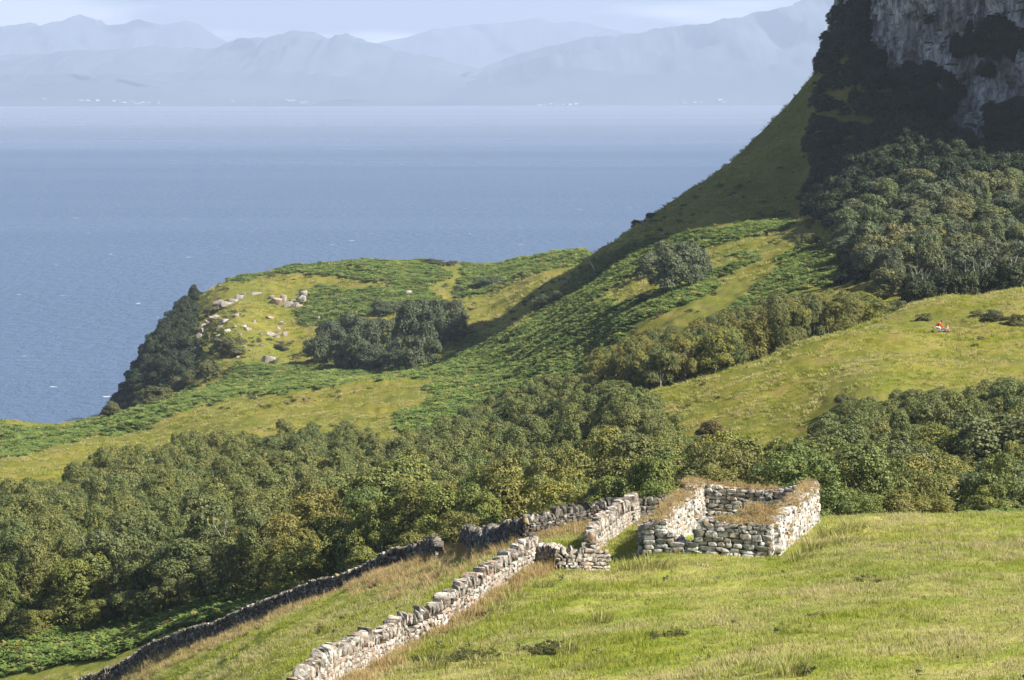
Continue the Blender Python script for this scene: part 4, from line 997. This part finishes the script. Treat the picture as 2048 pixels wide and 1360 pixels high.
fw = ruin_wall('front_wall', None, RA, RB, lambda s: 1.38 + .04 * math.sin(s * 3) - .05 * (s > 2.2), gaps=[(.85, 2.15, lambda s: .50 + max(0, (1.45 - s)) * .95)])
rw = ruin_wall('side_wall', 'bright sunlit right side wall', (RB[0], RB[1] + .5), RC, lambda s: 1.36 + .035 * s + .06 * math.sin(s * 2.1), gaps=[(8.3, 8.55, 1.0)])
lw = ruin_wall('side_wall', 'left side wall stepping up to the back', (RA[0], RA[1] + .5), (RD[0], RD[1] - .3), lambda s: float(np.interp(s, [0, 1.2, 2.0, 5, 9, 9.6, 10.6, 10.9, 13], [1.28, 1.28, 1.15, 1.45, 1.62, 1.70, 1.75, 2.1, 2.15])), gaps=[(9.7, 10.5, .55)], out_side=-1)
bw = ruin_wall('back_wall', 'shaded back wall with grass hanging over its top', (RD[0] + .1, RD[1]), (RC[0] - .2, RC[1]), lambda s: float(np.interp(s, [0, 2.5, 3.6, 4.6, 6], [2.05, 1.95, 1.8, 1.75, 1.65])), out_side=-1)
# largest-showing stones first
for pt in ruin.children:
    mine = [st for st, pr in WALLST if pr == pt]
    emit_stones(mine, pt, RS, loc0, {'front_wall': 110}.get(pt.name, 62), 'stone', 'rubble')
for s_, pz, d_ in ((0.35, 1.45, .32),):
    pass
# turf on the wall heads
def turf(pname, segs, k_, metas=CG):
    P = []; V = []; 
    for (a, t, nr_, H, Ln), s0, s1, ext in segs:
        for _ in range(int(k_ * (s1 - s0))):
            s = random.uniform(s0, s1); q = random.uniform(-.36, .36) + ext; p = a + t * s + nr_ * q; g = z1((a + t * s).x, (a + t * s).y)
            P.append((p.x - loc0[0], p.y - loc0[1], g + H(s) + .08 + random.uniform(-.05, .10) - max(0, abs(q) - .3) - loc0[2]))
    o = scatter_pts(pname, P, metas, None, (.55, 1.05), (.45, 1.0), .5); o.parent = ruin
turf('turf_cap', [(fw, 0.05, .9, 0), (fw, 2.9, 5.2, 0)], 30)
turf('turf_cap', [(lw, .1, 2.2, -.05), (lw, 3.5, 13, 0)], 26)
turf('turf_cap', [(bw, .1, 3.8, .1)], 30)
turf('turf_cap', [(rw, 5.2, 8.2, .1), (rw, 8.8, 12.5, .1)], 16)
# earth mound spilling inside the front right corner
bm = bmesh.new(); bmesh.ops.create_icosphere(bm, subdivisions=4, radius=1)
for v in bm.verts:
    r_ = 1 + .28 * mnoise.noise(v.co * 1.7) + .12 * mnoise.noise(v.co * 5)
    v.co = Vector((v.co.x * 1.25 * r_, v.co.y * 2.3 * r_, v.co.z * 1.45 * r_))
me = bpy.data.meshes.new('earth_mound'); bm.to_mesh(me); bm.free()
m_earth, n, L = new_mat('turfy_earth')
geo = N(n, 'NewGeometry'); finish(n, ramp(n, noise(n, geo.outputs['Position'], 2.2, 5, .7), [(.35, (.05, .03, .018)), (.5, (.16, .11, .05)), (.7, (.28, .20, .09))]), 1, noise(n, geo.outputs['Position'], 9, 4), .8, .06)
me.materials.append(m_earth); me.polygons.foreach_set('use_smooth', [True] * len(me.polygons))
mc = Vector((10.4, 122.4, z1(10.4, 122.4) + .35)); mo = link('earth_mound', me, ruin, mc - Vector(loc0)); mo.rotation_euler = (0, 0, -.2)
MV = np.array([tuple(v.co) for v in me.vertices if v.co.z > .1]); Rz = np.array(Euler((0, 0, -.2)).to_matrix()); MV = MV @ Rz.T + np.array(mc - Vector(loc0))
MV = np.repeat(MV, 1, 0) + rng.normal(0, .05, (len(MV), 3))
tm = scatter_pts('turf_cap', MV, CG, None, (.8, 1.4), (.7, 1.2), .7); tm.parent = ruin
for q in ruin.children:
    if q.name.startswith('turf_cap'): q['kind'] = 'stuff'

# ------------------------------------------------------------------ loose stones and rocks
m_boulder = stone_mat('pale_boulder', (.20, .18, .155), (.36, .32, .285), (.46, .42, .375), (.52, .49, .45))
def rock_mesh(name, seed, sx, sy, sz, sub=3, rough=.35):
    bm = bmesh.new(); bmesh.ops.create_icosphere(bm, subdivisions=sub, radius=.5); off_ = Vector((seed * 3.7, seed * 1.3, 0))
    for v in bm.verts:
        d = v.co.normalized(); k_ = 1 + rough * mnoise.noise(d * 1.6 + off_) + rough * .5 * mnoise.noise(d * 4 + off_)
        q = d * .5 * k_; q = Vector([math.copysign(abs(c) ** .8, c) for c in q]); v.co = Vector((q.x * sx, q.y * sy, q.z * sz))
    me = bpy.data.meshes.new(name); bm.to_mesh(me); bm.free(); me.materials.append(m_boulder); return me
RK = [stone_shape('rock', 120 + i, m_boulder, .8, 26) for i in range(10)]
def rock(px, py, w, h, y0, y1, label, name='rock', group='pale rocks scattered below the headland crag'):
    p = hit(px, py, y0, y1); m = p.y / F_PX; o = link(name, random.choice(RK), None, (p.x, p.y, p.z + h * m * .06)); o.scale = (w * m * .92, w * m * .8, h * m * .85); o.rotation_euler = (random.uniform(-.3, .3), random.uniform(-.3, .3), random.uniform(0, 6))
    tag(o, label, 'rock', group)
rock(745, 1220, 20, 15, 110, 160, 'single pale boulder in the grass between the two long walls', group=None)
rock(1410, 1130, 24, 4, 100, 125, 'thin pale fallen slab lying in the grass before the ruin', group=None)
rock(816, 588, 17, 15, 640, 880, 'rounded white boulder standing above the right tree clump', group=None)
rock(854, 570, 26, 7, 640, 900, 'flat pale rock lying right of the white boulder', group=None)
rock(540, 724, 34, 26, 600, 760, 'big dark boulder alone on the lower headland slope', group=None)
rock(477, 716, 14, 9, 600, 800, 'pale slab lying left of the big dark boulder', group=None)
HR = [(664, 624, 14, 12), (633, 645, 18, 10), (538, 634, 20, 8), (509, 643, 8, 8), (450, 642, 22, 14), (440, 655, 16, 12), (496, 658, 16, 12), (488, 652, 12, 10), (565, 647, 12, 14), (555, 663, 14, 20), (553, 672, 12, 12), (540, 668, 20, 14), (520, 668, 10, 9), (570, 669, 12, 14), (523, 690, 12, 8), (510, 682, 10, 8), (490, 692, 9, 6),
      (473, 630, 14, 9), (460, 622, 12, 8), (455, 662, 16, 12), (470, 652, 10, 8), (677, 602, 10, 10), (690, 600, 14, 12), (700, 608, 14, 10), (684, 610, 9, 7), (640, 636, 12, 9), (650, 632, 10, 8), (620, 648, 12, 8), (630, 650, 8, 7), (604, 600, 9, 7), (556, 655, 9, 8), (480, 668, 9, 7), (436, 672, 12, 9), (446, 684, 10, 9), (530, 662, 8, 7), (585, 640, 7, 5), (618, 640, 7, 6), (500, 700, 7, 5)]
for px, py, w, h in HR:
    w_ = 'right beside the left tree clump' if px > 610 else 'on the bare bank in the middle of the headland slope' if px > 485 else 'near the dark wooded face of the headland'
    sz = 'larger' if w * h > 190 else 'small' if w * h < 90 else 'middling'
    rock(px, py + 2, w, h, 600, 860, f'{sz} pale rock {w_}')
# crags: ledges of layered blocks
def crag(label, blocks, name='crag'):
    px, py = blocks[0][:2]; p0 = hit(px, py, 600, 880); root = link(name, None, None, p0); tag(root, label, 'rock outcrop', None)
    for px, py, w, h in blocks:
        p = hit(px, py, 600, 880); m = p.y / F_PX; o = link('block', random.choice(RK), root, p - p0 + Vector((0, 0, h * m * .2))); o.scale = (w * m * .9, w * m * .75, h * m * 1.15); o.rotation_euler = (random.uniform(-.15, .15), random.uniform(-.2, .2), random.uniform(-.4, .4))
crag('layered pale ledge right at the top of the wooded headland face', [(436, 606, 26, 8), (452, 612, 30, 12), (466, 606, 26, 12), (478, 598, 20, 12), (444, 616, 24, 8), (484, 592, 16, 8), (512, 588, 24, 5)])
crag('broken pale crag in the middle of the headland slope', [(552, 606, 26, 14), (566, 600, 16, 14), (576, 612, 24, 12), (590, 614, 22, 12), (604, 606, 18, 20), (610, 596, 16, 20), (598, 616, 18, 10), (584, 606, 18, 10), (543, 596, 14, 8)])
crag('vertical pinkish rock strip at the edge of the dark headland face', [(392, 706, 12, 16), (394, 692, 13, 18), (398, 678, 13, 18), (402, 666, 14, 14), (408, 656, 14, 12), (416, 648, 16, 10), (426, 640, 18, 10), (390, 716, 12, 12), (434, 636, 16, 8)])

# dead tree
p = hit(1192, 545, 560, 680); bw_ = link('dead_tree', None, None, p); tag(bw_, 'small bare bleached tree leaning on the shaded spur', 'dead tree', None)
m_dead, n, L = new_mat('bleached_wood'); finish(n, (.50, .47, .42), .8)
bt = link('trunk', trunk_mesh('dead_trunk', 3, 3.6, .09, m_dead, 9, 1.5), bw_); bt.rotation_euler = (0, -.45, 0)

# ------------------------------------------------------------------ two people resting on the field
def skin_obj(name, verts, edges, rad, mat, parent, root=0, sub=1):
    me = bpy.data.meshes.new(name); me.from_pydata(verts, edges, []); o = link(name, me, parent); me.materials.append(mat)
    md = o.modifiers.new('skin', 'SKIN'); md.use_smooth_shade = True; o.modifiers.new('sub', 'SUBSURF').levels = sub; o.modifiers['sub'].render_levels = sub
    for i, v in enumerate(me.skin_vertices[0].data): v.radius = (rad[i], rad[i]) if not isinstance(rad[i], tuple) else rad[i]; v.use_root = (i == root)
    return o
def plain(name, c, r=.8):
    m, n, L = new_mat(name); finish(n, c, r); return m
m_skin = plain('skin', (.55, .33, .24), .6); m_red = plain('red_jacket', (.62, .03, .02)); m_pink = plain('pink_top', (.75, .33, .36)); m_pale = plain('pale_trousers', (.55, .54, .52)); m_greyt = plain('grey_blue_trousers', (.22, .23, .32)); m_hair = plain('dark_hair', (.03, .02, .015)); m_hair2 = plain('fair_hair', (.28, .16, .08)); m_shoe = plain('shoe', (.05, .045, .04)); m_bag = plain('dark_bag', (.03, .035, .02))
def person(label, loc, rotz, J, top, legs, hair, k=1.0):
    root = link('person', None, None, loc); root.rotation_euler.z = rotz; root.scale = (k, k, k); tag(root, label, 'person', None)
    g = lambda s: J[s]
    names = ['pelvis', 'waist', 'chest', 'neck', 'head', 'crown', 'shl', 'ell', 'wrl', 'hal', 'shr', 'elr', 'wrr', 'har', 'hpl', 'knl', 'anl', 'tol', 'hpr', 'knr', 'anr', 'tor']
    rad = [.13, .12, .14, .055, .095, .07, .06, .045, .032, .035, .06, .045, .032, .035, .085, .06, .042, .035, .085, .06, .042, .035]
    E = [(0, 1), (1, 2), (2, 3), (3, 4), (4, 5), (2, 6), (6, 7), (7, 8), (8, 9), (2, 10), (10, 11), (11, 12), (12, 13), (0, 14), (14, 15), (15, 16), (16, 17), (0, 18), (18, 19), (19, 20), (20, 21)]
    skin_obj('body', [g(x) for x in names], E, rad, m_skin, root, 0, 2)
    skin_obj('jacket', [g(x) for x in ('pelvis', 'waist', 'chest', 'shl', 'ell', 'wrl', 'shr', 'elr', 'wrr')], [(0, 1), (1, 2), (2, 3), (3, 4), (4, 5), (2, 6), (6, 7), (7, 8)], [.155, .15, .17, .085, .065, .05, .085, .065, .05], top, root, 0, 2)
    skin_obj('trousers', [g(x) for x in ('pelvis', 'hpl', 'knl', 'anl', 'hpr', 'knr', 'anr')], [(0, 1), (1, 2), (2, 3), (0, 4), (4, 5), (5, 6)], [.15, .105, .08, .06, .105, .08, .06], legs, root, 0, 2)
    for a_, t_ in (('anl', 'tol'), ('anr', 'tor')):
        skin_obj('shoe', [g(a_), g(t_)], [(0, 1)], [.055, .05], m_shoe, root, 0, 1)
    hc_ = Vector(g('head')).lerp(Vector(g('crown')), .75); bm = bmesh.new(); bmesh.ops.create_icosphere(bm, subdivisions=3, radius=.112)
    fwd = Vector(J['face'])
    bmesh.ops.delete(bm, geom=[v for v in bm.verts if v.co.normalized().dot(fwd) > .45 and v.co.z < .06], context='VERTS')
    me = bpy.data.meshes.new('hair'); bm.to_mesh(me); bm.free(); me.materials.append(hair); me.polygons.foreach_set('use_smooth', [True] * len(me.polygons)); link('hair', me, root, hc_)
    hcen = Vector(g('head'))
    for nm, ps, rd, mt in (('nose', fwd * .10 + Vector((0, 0, .0)), .018, m_skin), ('eye', fwd * .088 + Vector((fwd.y, -fwd.x, 0)) * .033 + Vector((0, 0, .03)), .012, m_hair), ('eye', fwd * .088 - Vector((fwd.y, -fwd.x, 0)) * .033 + Vector((0, 0, .03)), .012, m_hair)):
        bm = bmesh.new(); bmesh.ops.create_icosphere(bm, subdivisions=1, radius=rd); me = bpy.data.meshes.new(nm); bm.to_mesh(me); bm.free(); me.materials.append(mt); link(nm, me, root, hcen + ps)
    # fingers: five short chains at each hand
    for w_, h_ in (('wrl', 'hal'), ('wrr', 'har')):
        a_ = Vector(g(w_)); b_ = Vector(g(h_)); d = (b_ - a_).normalized(); sd_ = d.orthogonal().normalized(); up = d.cross(sd_)
        V = []; E = []; R = []
        for q, (o_, l_) in enumerate(((-.030, .065), (-.010, .078), (.010, .075), (.030, .060), (.040, .05))):
            base = b_ + sd_ * o_ + d * (.0 if q < 4 else -.03); e = base + d * l_ * .55 + (sd_ * .02 if q == 4 else Vector()); t_ = e + (d * .7 - up * .5) * l_ * .5
            i0 = len(V); V += [tuple(base), tuple(e), tuple(t_)]; E += [(i0, i0 + 1), (i0 + 1, i0 + 2)]; R += [.010, .009, .007]
        me = bpy.data.meshes.new('fingers'); me.from_pydata(V, E, []); o = link('fingers', me, root); me.materials.append(m_skin); o.modifiers.new('skin', 'SKIN')
        for i, v in enumerate(me.skin_vertices[0].data): v.radius = (R[i], R[i]); v.use_root = (i % 3 == 0)
    return root
# frame: x to the right of the picture, facing +x or -x, feet on the ground
pp = hit(1878, 664, 250, 380)
J1 = dict(pelvis=(-.15, 0, .52), waist=(-.08, 0, .68), chest=(.10, 0, .86), neck=(.24, 0, .96), head=(.33, 0, 1.0), crown=(.38, 0, 1.08), shl=(.12, .18, .86), ell=(.32, .20, .66), wrl=(.50, .12, .52), hal=(.56, .10, .47), shr=(.12, -.18, .86), elr=(.30, -.22, .64), wrr=(.48, -.14, .50), har=(.54, -.12, .45),
          hpl=(-.13, .10, .50), knl=(.25, .16, .46), anl=(.02, .14, .08), tol=(.18, .15, .04), hpr=(-.13, -.10, .50), knr=(.22, -.18, .40), anr=(-.05, -.14, .08), tor=(.12, -.15, .04), face=(.9, -.2, -.35))
person('person in a red jacket and pale trousers crouching and bending forward on the field', (pp.x - .1, pp.y, z1(pp.x - .1, pp.y) - .02), 0, J1, m_red, m_pale, m_hair, 1.15)
J2 = dict(pelvis=(.35, 0, .13), waist=(.40, 0, .28), chest=(.38, 0, .48), neck=(.34, 0, .60), head=(.31, 0, .68), crown=(.31, 0, .78), shl=(.36, .17, .47), ell=(.42, .28, .26), wrl=(.46, .32, .10), hal=(.46, .33, .05), shr=(.36, -.17, .47), elr=(.22, -.24, .30), wrr=(.05, -.18, .26), har=(-.02, -.16, .25),
          hpl=(.30, .10, .12), knl=(-.02, .14, .30), anl=(-.36, .14, .07), tol=(-.44, .14, .16), hpr=(.30, -.10, .12), knr=(-.05, -.13, .18), anr=(-.44, -.14, .07), tor=(-.50, -.15, .17), face=(-.95, -.25, 0))
person('person in a pink top sitting on the grass with legs stretched out', (pp.x + .55, pp.y - .1, z1(pp.x + .55, pp.y - .1) - .02), 0, J2, m_pink, m_greyt, m_hair2, 1.15)
bm = bmesh.new(); bmesh.ops.create_cube(bm, size=1); bmesh.ops.scale(bm, vec=(.42, .28, .30), verts=bm.verts); bmesh.ops.bevel(bm, geom=bm.edges[:], offset=.09, segments=3, affect='EDGES')
me = bpy.data.meshes.new('bag'); bm.to_mesh(me); bm.free(); me.materials.append(m_bag)
bx_, by_ = pp.x - .75, pp.y; bg_ = link('rucksack', None, None, (bx_, by_, z1(bx_, by_))); tag(bg_, 'dark rucksack lying in the grass left of the crouching person', 'bag', None)
link('body', me, bg_, (0, 0, .12)).rotation_euler = (0, .3, .2)
st_ = skin_obj('strap', [(-.12, -.15, .1), (-.14, -.2, .2), (.05, -.2, .26), (.14, -.15, .16)], [(0, 1), (1, 2), (2, 3)], [.015] * 4, m_shoe, bg_)

# ------------------------------------------------------------------ villages on the far shore
m_white = plain('whitewashed_wall', (.66, .66, .65)); m_slate = plain('slate_roof', (.12, .12, .14))
def house_meshes():
    w, d, h, r = 1, .5, .32, .26
    V = [(-w/2, -d/2, 0), (w/2, -d/2, 0), (w/2, d/2, 0), (-w/2, d/2, 0), (-w/2, -d/2, h), (w/2, -d/2, h), (w/2, d/2, h), (-w/2, d/2, h), (-w/2, 0, h + r * .9), (w/2, 0, h + r * .9)]
    a_ = bpy.data.meshes.new('wall'); a_.from_pydata(V, [], [(0, 1, 5, 4), (1, 2, 6, 9, 5), (2, 3, 7, 6), (3, 0, 4, 8, 7)]); a_.materials.append(m_white)
    e = .04
    V = [(-w/2 - e, -d/2 - e, h - .02), (w/2 + e, -d/2 - e, h - .02), (w/2 + e, 0, h + r), (-w/2 - e, 0, h + r), (-w/2 - e, d/2 + e, h - .02), (w/2 + e, d/2 + e, h - .02)]
    b_ = bpy.data.meshes.new('roof'); b_.from_pydata(V, [], [(0, 1, 2, 3), (3, 2, 5, 4)]); b_.materials.append(m_slate); return a_, b_
HW, HRF = house_meshes()
_mt = {o.name: o for o in bpy.data.objects if o.name.startswith(('shore_hills', 'shore_island', 'mountain_range'))}
_bvs = [BVHTree.FromPolygons([v.co for v in o.data.vertices], [p.vertices for p in o.data.polygons]) for o in _mt.values()]
def shore_hit(px, py):
    d = Vector(((px - PX_C) / F_PX, 1, -(py - PY_H) / F_PX)).normalized(); best = None
    for b_ in _bvs:
        h = b_.ray_cast(Vector((0, 0, H_CAM)), d)[0]
        if h and (best is None or h.y < best.y): best = h
    return best
VILL = [([(88, 198), (158, 200), (164, 201), (176, 201), (195, 201), (228, 202), (231, 202), (243, 204), (249, 205), (262, 202), (272, 206), (276, 207), (286, 205), (298, 205), (314, 206), (236, 203)], 'white cottage of the village on the far shore at left', 'cottages of the left village'),
        ([(572, 199), (577, 202), (580, 199), (586, 201), (601, 203), (604, 206), (608, 204), (612, 207), (616, 204), (625, 206), (465, 202), (506, 203), (540, 208), (435, 201)], 'white cottage of the brightest village on the far shore in the centre', 'cottages of the centre village'),
        ([(1072, 210), (1080, 210), (1092, 209), (1102, 208), (1112, 209), (1126, 209), (1140, 209), (1152, 208)], 'white cottage low on the shore right of centre', 'cottages of the right-centre shore'),
        ([(1362, 204), (1370, 206), (1390, 205), (1400, 205), (1440, 200), (1444, 204)], 'pale cottage on the far shore towards the dark hillside', 'cottages of the shore by the hillside')]
for spots, lab, grp in VILL:
    for px, py in spots:
        h = shore_hit(px, py) or pix(px, py, 14600)
        r_ = link('cottage', None, None, h - Vector((0, 0, 2))); s_ = random.uniform(13, 22); r_.scale = (s_, s_, s_ * .9); r_.rotation_euler.z = random.uniform(-.5, .5); tag(r_, lab, 'house', grp)
        link('wall', HW, r_); link('roof', HRF, r_)
